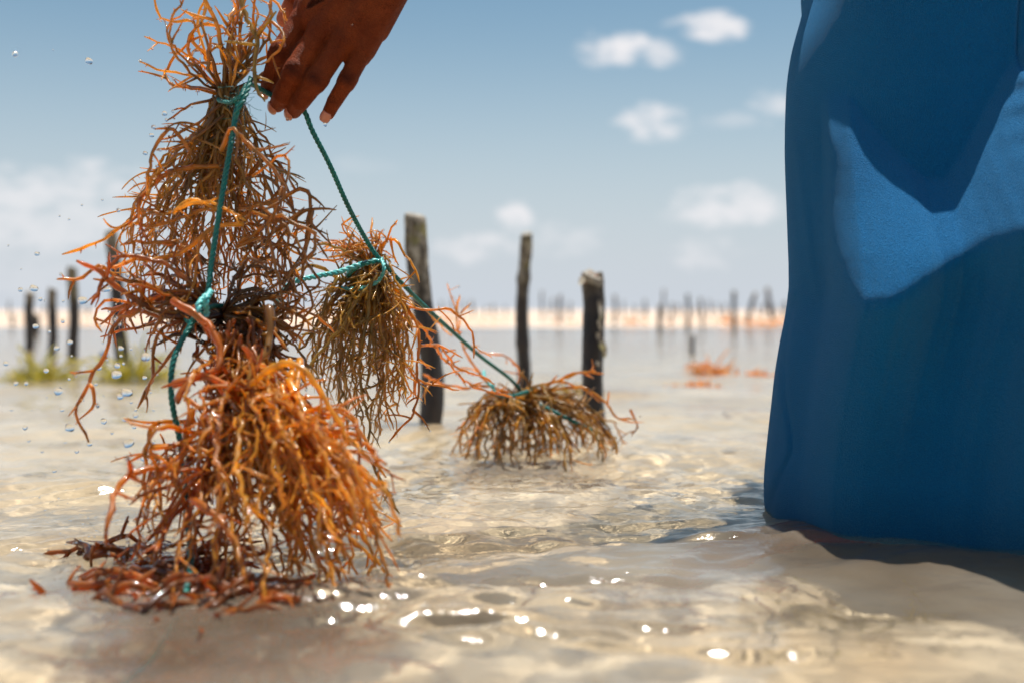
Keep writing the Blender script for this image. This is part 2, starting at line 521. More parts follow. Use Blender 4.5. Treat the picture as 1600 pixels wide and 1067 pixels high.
# ------------------------------------------------------------------ sea bed and sandbank
def spaced(lo, hi, c, fine, growth, span):
    """coordinates around c with step fine inside +-span, growing outward"""
    def side(limit):
        out = []; p = 0; s = fine
        while p < limit:
            p += s
            if p > span: s *= growth
            out.append(min(p, limit))
        return out
    return np.array([c - p for p in side(c - lo)][::-1] + [c] + [c + p for p in side(hi - c)])


xs = spaced(-900, 900, 0.0, 0.02, 1.06, 1.0)
ys = spaced(-60, 1500, 1.0, 0.02, 1.05, 1.4)
GX, GY = np.meshgrid(xs, ys)


def bed_z(X, Y):
    z = -0.095 + 0.05 * fbm(X * 2.2, Y * 2.2, 4) + 0.010 * fbm(X * 14, Y * 14, 2)
    edge = 13.8 + 3.0 * fbm(X * 0.25, Y * 0.1 + 3, 3)
    t = np.clip((Y - 2.2) / (edge - 2.2), 0, 1)
    z = z * (1 - t ** 1.2) + 0.012 * (t ** 2)
    z = z + np.clip((Y - edge) / 40, 0, 1) * 0.03 + np.where(Y > edge - 5, 0.030 * fbm(X * 0.5, Y * 0.35, 4), 0)
    z = z - np.clip((Y - 230) / 200, 0, 1) * 2.0
    return z


bed = obj('sandy_sea_bed', grid_mesh('sandy_sea_bed', GX, GY, bed_z(GX, GY)), M_SAND)
bed.cycles.is_caustics_receiver = True
tag(bed, kind='structure')

# ------------------------------------------------------------------ water surface
xs = spaced(-900, 900, 0.0, 0.0052, 1.035, 0.75)
ys = spaced(-60, 1500, 1.15, 0.0048, 1.028, 0.75)
GX, GY = np.meshgrid(xs, ys)
SWELL = P(1450, 870, 0.93)


def wave(X, Y):
    wx = X + 0.05 * fbm(X * 3 + 3, Y * 3, 2) * 2
    wy = Y + 0.05 * fbm(X * 3 + 13, Y * 3 + 7, 2) * 2
    z = np.zeros_like(X)
    rs = np.random.RandomState(11)
    for lam, amp, ang in ((0.55, 0.0042, 1.2), (0.34, 0.0026, 2.0), (0.23, 0.0016, 0.7), (0.145, 0.0007, 1.7), (0.10, 0.0004, 2.6), (0.075, 0.0003, 1.0)):
        k = 2 * math.pi / lam
        ph = rs.rand() * 6.28
        s = np.sin(k * (wx * math.cos(ang) + wy * math.sin(ang)) + ph)
        z += amp * (s + 0.25 * (1 - np.abs(s)) * 2)
    # agitated water round the weed and the legs
    def bump(px, py, r):
        c = P(px, py, 355.0 / (py - 484))
        return np.exp(-((X - c.x) ** 2 + ((Y - c.y) * 0.8) ** 2) / (2 * r * r))
    ag = 0.35 + 1.1 * bump(330, 890, 0.14) + 1.6 * bump(830, 720, 0.26) + 1.6 * bump(1010, 780, 0.2) + 1.0 * bump(100, 790, 0.25)
    rip = fbm(wx * 30 + 2, wy * 42, 3, 0.55)
    rip2 = np.abs(fbm(wx * 13, wy * 20 + 9, 3, 0.5))
    near = np.exp(-np.clip(Y - 2.0, 0, None) / 1.2)
    rip3 = fbm(wx * 62 + 9, wy * 90, 2, 0.5)
    z += ag * near * (0.0026 * rip + 0.0044 * (0.12 - rip2) + 0.0006 * rip3)
    # rings pushed out by the person's legs and the hanging weed
    for (px, py, lam, amp, R) in ((1290, 850, 0.07, 0.0012, 0.35), (360, 880, 0.055, 0.0022, 0.30), (830, 700, 0.06, 0.0022, 0.35)):
        c = P(px, py, 355.0 / (py - 484))
        d = np.sqrt((X - c.x) ** 2 + (Y - c.y) ** 2)
        z += amp * np.sin(2 * math.pi * d / lam + 3 * fbm(X * 4, Y * 4, 2)) * np.exp(-d / R) * (d > 0.03)
    # swell that climbs in front of the skirt
    u = (X - 0.43) / 0.17; v = (Y - 0.90) / 0.045
    z += 0.007 * np.exp(-u * u - v * v)
    z -= 0.0035
    z -= 0.006 * np.exp(-((X - 0.42) / 0.2) ** 2 - ((Y - 0.62) / 0.1) ** 2)
    # short steep wavelets in patches, the ones that catch the sun
    prs = random.Random(12)
    extra = [(prs.uniform(470, 1120), 0, prs.uniform(.02, .05), prs.uniform(.012, .02), prs.uniform(.026, .04), 0) for _ in range(34)]
    extra = [(a, prs.choice((830, 850, 870, 900, 925, 950, 980, 1010)) + prs.uniform(-12, 12), c_, d_, e_, 0) for (a, _z, c_, d_, e_, _y) in extra]
    for (px, py, sx, sy, lam, amp) in extra + list(((760, 845, .07, .016, .036, .0040), (870, 840, .05, .016, .034, .0038), (1010, 818, .05, .016, .034, .0040), (560, 935, .05, .018, .032, .0037), (705, 918, .06, .018, .034, .0038),
                          (690, 982, .035, .016, .034, .0038), (835, 996, .05, .016, .033, .0038), (1050, 975, .035, .015, .032, .0037), (1265, 1024, .045, .017, .034, .0040), (540, 990, .02, .012, .03, .0034),
                          (40, 850, .06, .02, .034, .0034), (640, 880, .05, .02, .032, .0034), (1500, 1000, .04, .015, .033, .0015), (150, 770, .09, .05, .04, .0016))):
        c = P(px, py, 355.0 / (py - 484))
        g = np.exp(-((X - c.x) / sx) ** 2 - ((Y - c.y) / sy) ** 2)
        H = (SUN + (Vector((0, 0, CAM_H)) - c).normalized()).normalized()
        gx, gy = -H.x / H.z, -H.y / H.z            # slope that faces half way between sun and viewer
        m = math.hypot(gx, gy); k = 2 * math.pi / lam
        ph = k * ((X - c.x) * gx + (Y - c.y) * gy) / m + 1.6 * fbm(X * 26 + px, Y * 9, 2)
        z += g * (m / k) * np.arcsin(.9 * np.sin(ph)) * (1.15 + .9 * fbm(X * 38 + px, Y * 18, 2))
    fade = np.exp(-np.clip(Y - 3, 0, None) / 3.5) * np.exp(-np.clip(np.abs(X) - 3, 0, None) / 3)
    return z * (0.12 + 0.88 * fade)


water = obj('sea_water', grid_mesh('sea_water', GX, GY, wave(GX, GY)), M_WATER)
tag(water, kind='structure')
water.cycles.is_caustics_caster = True


def water_z(x, y):
    return float(wave(np.array([[x]], float), np.array([[y]], float))[0, 0])


# ------------------------------------------------------------------ seaweed
GOLD = (0.76, 0.42, 0.040); AMBER = (0.66, 0.30, 0.026); RUST = (0.54, 0.17, 0.017); BROWN = (0.25, 0.115, 0.028); DARK = (0.060, 0.021, 0.010)  # DARK near the ties: old growth, with dense shade painted in
OLIVE = (0.42, 0.275, 0.055)


def mixc(a, b, t):
    t = max(0, min(1, t))
    return tuple(a[i] * (1 - t) + b[i] * t for i in range(3))


def wander(p, d, L, r, grav, curl, rr, step=0.006):
    """growth path that wanders"""
    out = [p.copy()]; d = d.normalized()
    ax = Vector((rr.gauss(0, 1), rr.gauss(0, 1), rr.gauss(0, 1))) * curl
    n = max(3, int(L / step))
    for i in range(n):
        ax = ax * 0.86 + Vector((rr.gauss(0, 1), rr.gauss(0, 1), rr.gauss(0, 1))) * curl * 0.5
        d = (d + ax * 0.5 + Vector((0, 0, -grav))).normalized()
        out.append(out[-1] + d * step)
    return out


def make_frond(path, r0, c0, c1, parent, rr, side=0.026, spikes=0.013, depth=2, sideL=(0.02, 0.05), grav=0.05, r1=None, name='frond', z_floor=None, label=None, bare=0):
    V, F, C = [], [], []
    r0 = r0 * 0.76
    side = side * .85
    r1 = r1 or r0 * 0.62
    flat = rr.uniform(0.0, 1.0)

    def limb(pth, ra, rb, ca, cb, lev):
        n = len(pth)
        wob = [1 + 0.16 * math.sin(i * rr.uniform(0.5, 1.3) + flat * 6) for i in range(n)]
        rad = [(ra + (rb - ra) * i / (n - 1)) * wob[i] for i in range(n)]
        rad[-1] *= 0.55
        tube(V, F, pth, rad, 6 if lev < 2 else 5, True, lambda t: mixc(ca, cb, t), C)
        seglen = (pth[1] - pth[0]).length
        # spikes
        acc = rr.uniform(0, spikes)
        for i in range(2, n - 1):
            acc -= (pth[i] - pth[i - 1]).length
            if acc < 0:
                acc = spikes * rr.uniform(0.4, 1.8)
                t = (pth[i + 1] - pth[i]).normalized()
                s = Vector((rr.gauss(0, 1), rr.gauss(0, 1), rr.gauss(0, 1))); s = (s - t * s.dot(t)).normalized()
                s = (s + t * rr.uniform(0.1, 0.7)).normalized()
                ln = rr.uniform(0.0014, 0.0042)
                q = pth[i] + s * rad[i] * 0.3
                cc = mixc(ca, cb, i / n + 0.2)
                tube(V, F, [q, q + s * (rad[i] * 0.7 + ln * 0.5), q + s * (rad[i] * 0.7 + ln)], [rad[i] * 0.62, rad[i] * 0.42, rad[i] * 0.14], 4, True, lambda t: cc, C)
        # side branches
        if lev < depth:
            acc = side * rr.uniform(0.5, 1.1)
            for i in range(2, n - 2):
                acc -= (pth[i] - pth[i - 1]).length
                if lev == 0 and i < bare * n: continue
                if acc < 0:
                    acc = side * rr.uniform(0.5, 1.5)
                    t = (pth[i + 1] - pth[i]).normalized()
                    s = Vector((rr.gauss(0, 1), rr.gauss(0, 0.7), rr.gauss(0, 1))); s = (s - t * s.dot(t)).normalized()
                    dd = t * rr.uniform(0.35, 1.0) + s
                    Lb = rr.uniform(*sideL) * (0.62 ** lev)
                    bp = wander(pth[i], dd, Lb, ra, grav, 0.20, rr)
                    if z_floor is not None:
                        bp = [b if b.z > z_floor else Vector((b.x, b.y, z_floor + (b.z - z_floor) * 0.3)) for b in bp]
                    rs = rad[i] * rr.uniform(0.68, 0.9)
                    cm = mixc(ca, cb, i / n)
                    limb(bp, rs, rs * 0.6, cm, mixc(cm, cb, 0.7), lev + 1)

    limb(path, r0, r1, c0, c1, 0)
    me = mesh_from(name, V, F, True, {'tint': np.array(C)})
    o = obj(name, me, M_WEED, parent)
    if parent is not None:
        o.matrix_parent_inverse = Matrix.Translation(parent.location).inverted()
    if label: o['label'] = label
    return o


def guided(pts, Ys, jitter=0.0, rr=rnd):
    n = len(pts)
    if not isinstance(Ys, (list, tuple)): Ys = [Ys] * n
    if len(Ys) == 2 and n != 2: Ys = [Ys[0] + (Ys[1] - Ys[0]) * i / (n - 1) for i in range(n)]
    q = [P(a, b, y) for (a, b), y in zip(pts, Ys)]
    pth = catmull(q, 0.006)
    return rough(pth, rr, 0.0010)


def rough(pth, rr, amp):
    off = Vector((0, 0, 0)); out = []
    for i, p in enumerate(pth):
        off = off * 0.88 + Vector((rr.gauss(0, amp), rr.gauss(0, amp), rr.gauss(0, amp)))
        out.append(p + off * min(1, i / 4))
    return out


def drape(p0, p3, up, spread, rr, noise=0.0016):
    """a strand that leaves its tie outward, then hangs to its end"""
    L = (p3 - p0).length
    out = (p3 - p0); out.z = 0
    if out.length > 1e-5: out.normalize()
    p1 = p0 + out * L * spread + Vector((0, 0, up * L)) + Vector((rr.gauss(0, .03), rr.gauss(0, .03), 0)) * L * 2
    p2 = p3 + Vector((0, 0, 0.33 * L)) + Vector((rr.gauss(0, .06), rr.gauss(0, .06), rr.gauss(0, .05))) * L
    n = max(6, int(L * 1.15 / 0.006))
    pth = []
    for i in range(n + 1):
        t = i / n; s = 1 - t
        pth.append(p0 * s ** 3 + p1 * 3 * s * s * t + p2 * 3 * s * t * t + p3 * t ** 3)
    return rough(pth, rr, noise)


def inpoly(poly, rr):
    xs_ = [p[0] for p in poly]; ys_ = [p[1] for p in poly]
    while True:
        x = rr.uniform(min(xs_), max(xs_)); y = rr.uniform(min(ys_), max(ys_))
        c = False; j = len(poly) - 1
        for i in range(len(poly)):
            if (poly[i][1] > y) != (poly[j][1] > y) and x < (poly[j][0] - poly[i][0]) * (y - poly[i][1]) / (poly[j][1] - poly[i][1]) + poly[i][0]: c = not c
            j = i
        if c: return x, y


def beads(parent, n, rr, rmin=0.0006, rmax=0.0016):
    """water beads clinging to a bunch's strands"""
    pool = []
    for ch in parent.children:
        if ch.type == 'MESH' and ch.name.startswith('frond'):
            vs = ch.data.vertices
            for _ in range(max(1, n // max(1, len(parent.children)) + 1)):
                v = vs[rr.randrange(len(vs))]
                pool.append((v.co.copy(), v.normal.copy()))
    rr.shuffle(pool)
    ico = bmesh.new(); bmesh.ops.create_icosphere(ico, subdivisions=1, radius=1)
    iv = [v.co.copy() for v in ico.verts]; fi = [[v.index for v in f.verts] for f in ico.faces]; ico.free()
    V, F = [], []
    for co, nm in pool[:n]:
        r = rr.uniform(rmin, rmax) * (1.6 if rr.random() < 0.08 else 1)
        b = len(V)
        c = co + nm * r * 0.3 + Vector((0, 0, -r * 0.3))
        for v in iv: V.append(c + Vector((v.x, v.y, v.z * 1.15)) * r)
        for f in fi: F.append([b + k for k in f])
    o = obj('water_beads', mesh_from('water_beads', V, F), M_DROP, parent)
    o.matrix_parent_inverse = Matrix.Translation(parent.location).inverted()
    o['kind'] = 'stuff'
    return o


# ---- bunch A : hangs right below the hand
rA = random.Random(21)
TA = P(352, 152, 1.045)
bA = thing('seaweed_bunch', 'tall brown seaweed bunch hanging from the green rope directly left of the hand', 'seaweed', TA, 'seaweed bunches tied on the rope')
gA = [
    ([(350, 145), (328, 95), (302, 70), (300, 38), (262, 36), (243, 18), (241, -25)], [1.045, 1.03], .0024, GOLD, GOLD),
    ([(346, 148), (318, 120), (282, 114), (255, 108), (231, 101)], [1.045, 1.0], .0022, GOLD, (0.8, 0.45, 0.03)),
    ([(346, 148), (322, 105), (290, 90), (258, 80), (224, 67)], [1.045, 1.01], .0018, AMBER, GOLD),
    ([(346, 150), (312, 140), (285, 138), (270, 126)], [1.045, 1.0], .0019, AMBER, AMBER),
    ([(346, 152), (322, 158), (290, 168), (262, 190)], [1.045, 1.02], .0019, BROWN, AMBER),
    ([(360, 145), (392, 96), (402, 55), (422, 42), (440, 62), (436, 92), (412, 112)], [1.045, .99], .0024, BROWN, AMBER),
    ([(352, 145), (390, 70), (405, 45), (432, 18)], [1.045, .99], .0030, BROWN, OLIVE),
    ([(368, -25), (385, 30), (400, 62), (398, 105), (402, 140), (416, 160)], [1.03, .985], .0034, OLIVE, OLIVE),
    ([(350, 145), (352, 90), (335, 40), (312, -15)], [1.045, 1.01], .0034, BROWN, GOLD),
    ([(356, 145), (352, 80), (365, 20), (352, -30)], [1.045, 1.03], .0030, BROWN, AMBER),
    ([(356, 145), (378, 90), (380, 30), (395, -25)], [1.045, 1.05], .0030, BROWN, GOLD),
    ([(348, 145), (300, 95), (295, 55), (325, 38), (360, 60), (368, 100), (358, 138)], [1.045, 1.02], .0024, AMBER, GOLD),
    ([(350, 145), (320, 80), (308, 30), (330, -20)], [1.045, 1.07], .0024, GOLD, GOLD),
    ([(360, 150), (392, 195), (430, 255), (448, 268), (466, 298)], [1.045, 1.01], .0021, BROWN, OLIVE),
    ([(385, 280), (410, 275), (440, 300), (460, 335), (452, 355)], [1.02, 1.01], .0021, BROWN, AMBER),
    ([(350, 160), (285, 205), (245, 218)], [1.03, 1.0], .0021, BROWN, AMBER),
    ([(350, 180), (290, 225), (250, 232)], [1.03, 1.0], .0021, BROWN, AMBER),
    ([(340, 260), (275, 265), (235, 290), (215, 310), (212, 345), (225, 375)], [1.02, .97], .0032, AMBER, RUST),
    ([(365, 330), (310, 330), (250, 350), (200, 352), (150, 375), (100, 392)], [1.01, .97], .0027, AMBER, GOLD),
    ([(380, 350), (330, 360), (280, 395), (215, 410), (165, 425)], [1.0, .95], .0034, GOLD, AMBER),
    ([(400, 390), (440, 355), (480, 358), (512, 370)], [1.03, 1.0], .0022, BROWN, OLIVE),
    ([(420, 350), (460, 395), (505, 410), (540, 405)], [1.05, 1.06], .0020, OLIVE, AMBER),
    ([(340, 330), (300, 310), (275, 330), (330, 318), (385, 345)], [.99, .96], .0026, GOLD, GOLD),
]
for pts, Ys, r, ca, cb in gA:
    make_frond(guided(pts, Ys, rr=rA), r, ca, cb, bA, rA, side=0.034, sideL=(0.012, 0.035))
for i in range(20):     # tuft above the tie
    x, y = inpoly([(285, -40), (420, -40), (430, 60), (385, 120), (320, 120), (275, 60)], rA)
    Yt = rA.uniform(0.98, 1.10)
    p3 = P(x, y, Yt); mid = P(352 + (x - 352) * rA.uniform(.9, 1.9), (y + 150) / 2 + rA.uniform(-25, 25), (1.045 + Yt) / 2 + rA.uniform(-.02, .02))
    pth = rough(catmull([TA, mid, p3], 0.006), rA, 0.0014)
    make_frond(pth, rA.uniform(.0018, .0028), mixc(DARK, BROWN, rA.random()), mixc(AMBER, GOLD, rA.random()), bA, rA, side=0.04, sideL=(0.01, 0.035), depth=1)
for i in range(78):     # hanging mass
    x, y = inpoly([(300, 210), (395, 210), (430, 330), (480, 400), (475, 490), (300, 510), (190, 470), (185, 370), (235, 280)] if i % 3 else [(190, 340), (300, 400), (400, 400), (480, 390), (480, 490), (330, 515), (190, 480)], rA)
    Yt = rA.uniform(1.0, 1.13)
    p3 = P(x, y + 20, Yt)
    pth = drape(TA + Vector((rA.gauss(0, .006), rA.gauss(0, .006), rA.gauss(0, .006))), p3, rA.uniform(-.34, -.16), rA.uniform(-.05, .16), rA)
    ca = mixc(BROWN, OLIVE, rA.uniform(0, .8)); cb = mixc(mixc(OLIVE, AMBER, rA.random()), GOLD, rA.uniform(.1, .9))
    make_frond(pth, rA.uniform(.0016, .0026), ca, cb, bA, rA, side=0.034, sideL=(0.02, 0.05), depth=2, bare=.3)

for i in range(26):     # loose strands that cross the mass
    x, y = inpoly([(300, 230), (400, 240), (450, 400), (440, 470), (220, 460), (230, 320)], rA)
    Yt = rA.uniform(.98, 1.06); sg = -1 if x < 345 else 1
    q = [P(x, y, Yt), P(x + sg * rA.uniform(20, 60), y + rA.uniform(-40, 10), Yt - .01), P(x + sg * rA.uniform(40, 100), y + rA.uniform(-10, 70), Yt - .02)]
    if rA.random() < .6: q.append(P(x + sg * rA.uniform(20, 90), y + rA.uniform(70, 130), Yt - .01))
    make_frond(rough(catmull(q, .006), rA, .0012), rA.uniform(.0018, .0030), mixc(BROWN, AMBER, rA.random()), mixc(AMBER, GOLD, rA.random()) if sg < 0 else mixc(BROWN, AMBER, rA.random()), bA, rA, side=.034, sideL=(.012, .035), depth=2)

# ---- bunch B : the lower tie, spreading left and falling into the water
rB = random.Random(5)
TB = P(345, 492, 0.985)
bB = thing('seaweed_bunch', 'glistening orange seaweed bunch dipping into the water, dark at its middle tie', 'seaweed', TB, 'seaweed bunches tied on the rope')
gB = [
    ([(345, 492), (300, 470), (250, 455), (200, 440), (150, 415), (125, 432), (88, 440)], [.98, .93], .0030, DARK, AMBER),
    ([(345, 492), (290, 500), (230, 485), (190, 462), (160, 428), (128, 412)], [.98, .92], .0042, DARK, RUST),
    ([(340, 495), (270, 495), (215, 485), (172, 515), (158, 560), (138, 605), (118, 650), (140, 692)], [.98, .93], .0030, RUST, AMBER),
    ([(140, 600), (150, 615), (150, 640), (128, 655)], [.94, .935], .0022, AMBER, AMBER),
    ([(345, 492), (290, 440), (240, 410), (185, 402), (155, 440), (140, 480)], [.98, .93], .0030, BROWN, RUST),
    ([(345, 492), (285, 455), (222, 470), (165, 470), (150, 495), (163, 512)], [.98, .95], .0024, RUST, AMBER),
    ([(345, 492), (270, 505), (245, 540), (240, 590), (215, 630)], [.98, .97], .0028, BROWN, AMBER),
    ([(345, 492), (300, 512), (290, 545), (252, 590), (235, 625)], [.98, .96], .0026, RUST, AMBER),
    ([(270, 470), (320, 505), (345, 560), (300, 590), (272, 632)], [.93, .88], .0054, RUST, RUST),
    ([(272, 600), (320, 590), (360, 608), (392, 600), (388, 560), (372, 545)], [.90, .87], .0046, RUST, RUST),
    ([(420, 480), (425, 540), (395, 600), (400, 680), (430, 770), (470, 850)], [.93, .84], .0052, BROWN, GOLD),
    ([(392, 600), (430, 570), (480, 575), (515, 640), (545, 700)], [.87, .84], .0040, GOLD, GOLD),
    ([(300, 640), (290, 700), (262, 730), (205, 735), (178, 775), (180, 830)], [.90, .80], .0042, AMBER, RUST),
    ([(205, 738), (200, 715)], [.84, .83], .0030, RUST, RUST),
    ([(240, 700), (300, 690), (330, 670)], [.87, .89], .0026, AMBER, AMBER),
    ([(380, 640), (300, 780), (255, 830), (240, 860)], [.92, .82], .0034, RUST, RUST),
    ([(300, 780), (340, 800), (372, 860), (385, 915)], [.84, .78], .0042, RUST, AMBER),
    ([(540, 680), (575, 725), (600, 770), (618, 800)], [.95, .96], .0026, OLIVE, OLIVE),
    ([(345, 492), (400, 470), (450, 450), (470, 410), (500, 395)], [.99, 1.02], .0024, BROWN, OLIVE),
    ([(345, 492), (420, 500), (460, 480), (505, 500), (520, 520)], [.99, 1.02], .0024, BROWN, AMBER),
    ([(345, 492), (430, 520), (470, 560), (500, 620)], [.99, 1.0], .0024, BROWN, OLIVE),
]
for pts, Ys, r, ca, cb in gB:
    make_frond(guided(pts, Ys, rr=rB), r, ca, cb, bB, rB, side=0.032, sideL=(0.012, 0.034))
for i in range(32):     # stray strands round the lower clump
    if i % 2: x, y = rB.uniform(150, 300), rB.uniform(690, 900)
    else: x, y = rB.uniform(520, 625), rB.uniform(700, 890)
    Yt = min(rB.uniform(.82, .94), 355. / (y - 484) * 1.02)
    p3 = P(x, y, Yt); st = P(rB.gauss(360, 50), rB.uniform(620, 760), rB.uniform(.88, .95))
    mid = st.lerp(p3, rB.uniform(.45, .7)) + Vector((rB.gauss(0, .02), rB.gauss(0, .015), rB.uniform(.01, .045)))
    make_frond(rough(catmull([st, mid, p3], .006), rB, .0014), rB.uniform(.0020, .0034), mixc(RUST, AMBER, rB.random()), mixc(RUST, GOLD, rB.random()), bB, rB, side=.028, sideL=(.015, .045), depth=2)
for i in range(20):     # thick old strands round the tie; shade between them put into their dark colour
    a = rB.uniform(0, 6.28)
    c = P(rB.uniform(290, 430), rB.uniform(485, 540), rB.uniform(.97, 1.04))
    e = c + Vector((math.cos(a) * .04, rB.uniform(-.02, .02), math.sin(a) * .02))
    m_ = (c + e) / 2 + Vector((0, rB.uniform(-.02, 0), rB.uniform(-.02, .02)))
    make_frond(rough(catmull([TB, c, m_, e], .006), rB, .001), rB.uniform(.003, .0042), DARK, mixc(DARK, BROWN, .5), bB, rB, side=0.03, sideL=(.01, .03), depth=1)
for i in range(34):     # left and right sprays
    left = rB.random() < 0.55
    poly = [(130, 400), (250, 380), (290, 450), (260, 560), (180, 560), (150, 480)] if left else [(400, 400), (470, 430), (500, 520), (470, 600), (420, 560)]
    x, y = inpoly(poly, rB)
    p3 = P(x, y, rB.uniform(.93, 1.03))
    mid = TB.lerp(p3, rB.uniform(.4, .6)) + Vector((0, 0, rB.uniform(0, .025)))
    make_frond(rough(catmull([TB, mid, p3], .006), rB, .0016), rB.uniform(.0022, .0036), mixc(DARK, BROWN, rB.random()), mixc(RUST, AMBER, rB.random()) if left else mixc(BROWN, AMBER, rB.random()), bB, rB, side=.026, sideL=(.015, .04))
for i in range(34):     # long smooth golden strands on the near side
    x = rB.uniform(440, 612); y = rB.uniform(760, 890)
    st = P(rB.uniform(395, 470), rB.uniform(560, 650), rB.uniform(.88, .94)); Yt = min(rB.uniform(.80, .90), 355. / (y - 484) * 1.02)
    p3 = P(x, y, Yt)
    mid = st.lerp(p3, .5) + Vector((rB.uniform(-.015, .015), rB.uniform(-.02, .01), rB.uniform(-.02, .02)))
    make_frond(rough(catmull([st, mid, p3], .006), rB, .0008), rB.uniform(.0024, .0042), mixc(AMBER, GOLD, rB.random()), mixc(AMBER, GOLD, rB.random()), bB, rB, side=.075, sideL=(.02, .05), depth=1)
for i in range(74):    # falling mass
    x, y = inpoly([(290, 640), (440, 600), (500, 650), (560, 740), (610, 820), (590, 890), (420, 905), (250, 880), (255, 790), (275, 700)] if i % 2 else [(225, 830), (560, 790), (615, 820), (610, 910), (420, 925), (215, 900)], rB)
    f = (y - 600) / 300
    Yw = 355.0 / max(60, (y + 14 - 484))
    Yt = min(rB.uniform(.80, .98) - 0.06 * f, Yw * 1.02) if y > 800 else rB.uniform(.80, .97)
    p3 = P(x, y, Yt)
    if y > 850: p3.z = rB.uniform(-.04, .012)
    st = P(rB.gauss(375, 26), rB.uniform(495, 560), rB.uniform(.94, 1.0))
    pth = drape(st, p3, rB.uniform(-.36, -.12), rB.uniform(-.1, .18), rB, .0018)
    ca = mixc(DARK, RUST, rB.uniform(.3, 1))
    cb = mixc(AMBER, GOLD, rB.uniform(.2, 1)) if x > 350 else mixc(RUST, GOLD, rB.uniform(.1, .8))
    make_frond(pth, rB.uniform(.0018, .0032), ca, cb, bB, rB, side=0.042, sideL=(0.015, 0.05), depth=rB.choice((1, 1, 2)), z_floor=-0.02)

# ---- bunch C : second bunch on the rope, further back
rC = random.Random(9)
TC = P(578, 418, 1.20)
bC = thing('seaweed_bunch', 'olive brown seaweed bunch hanging clear of the water before the leaning post', 'seaweed', TC, 'seaweed bunches tied on the rope')
gC = [
    ([(590, 415), (600, 380), (622, 375), (642, 408), (655, 440)], [1.20, 1.16], .0024, AMBER, GOLD),
    ([(604, 378), (612, 355), (618, 345)], [1.18, 1.17], .0020, AMBER, GOLD),
    ([(578, 415), (535, 390), (500, 382), (488, 388)], [1.19, 1.15], .0024, OLIVE, OLIVE),
    ([(575, 430), (530, 432), (500, 418), (462, 420), (440, 440)], [1.19, 1.12], .0030, OLIVE, OLIVE),
    ([(530, 432), (505, 470), (490, 520), (470, 545)], [1.17, 1.13], .0030, OLIVE, OLIVE),
    ([(575, 415), (545, 372), (535, 350), (560, 340)], [1.20, 1.19], .0018, AMBER, GOLD),
    ([(590, 425), (625, 470), (650, 520), (655, 600), (648, 650), (610, 692)], [1.20, 1.17], .0028, AMBER, AMBER),
    ([(600, 430), (640, 475), (700, 480), (735, 520), (740, 560)], [1.22, 1.25], .0026, AMBER, AMBER),
    ([(600, 440), (670, 520), (700, 560), (740, 600), (800, 620)], [1.22, 1.40], .0026, AMBER, AMBER),
    ([(600, 450), (640, 580), (690, 605), (720, 610)], [1.2, 1.22], .0024, AMBER, AMBER),
    ([(655, 540), (690, 540), (720, 575), (770, 600)], [1.22, 1.35], .0024, AMBER, AMBER),
    ([(645, 640), (660, 655), (668, 672)], [1.18, 1.18], .0020, AMBER, BROWN),
    ([(590, 430), (560, 470), (500, 560), (470, 610)], [1.17, 1.12], .0030, OLIVE, OLIVE),
    ([(580, 440), (560, 560), (575, 660), (568, 700)], [1.16, 1.14], .0030, OLIVE, OLIVE),
]
for pts, Ys, r, ca, cb in gC:
    make_frond(guided(pts, Ys, rr=rC), r, ca, cb, bC, rC, side=0.034, sideL=(0.014, 0.04))
for i in range(34):
    x, y = inpoly([(510, 370), (545, 345), (590, 345), (620, 380), (610, 410), (530, 420), (480, 410)], rC)
    p3 = P(x, y, rC.uniform(1.17, 1.26)); mid = TC.lerp(p3, .5) + Vector((rC.uniform(-.02, .02), rC.uniform(-.01, .01), .012))
    make_frond(rough(catmull([TC, mid, p3], .006), rC, .0012), rC.uniform(.0016, .0024), mixc(BROWN, AMBER, rC.random()), mixc(AMBER, GOLD, rC.random()), bC, rC, side=.03, sideL=(.008, .022), depth=1)
for i in range(95):
    x, y = inpoly([(520, 470), (620, 460), (650, 540), (640, 620), (600, 680), (550, 695), (500, 640), (470, 560)], rC)
    p3 = P(x, y, rC.uniform(1.13, 1.28))
    pth = drape(TC + Vector((rC.gauss(0, .008), rC.gauss(0, .006), rC.gauss(0, .006))), p3, rC.uniform(-.3, -.08), rC.uniform(.15, .35), rC)
    right = x > 600  # sunlit right flank painted more golden than the shaded left
    ca = mixc(BROWN, OLIVE, rC.uniform(.4, 1)); cb = mixc(OLIVE, GOLD, rC.uniform(.4, 1) if right else rC.uniform(0, .6))
    make_frond(pth, rC.uniform(.0018, .0027), ca, cb, bC, rC, side=0.028, sideL=(0.015, 0.045), depth=2)

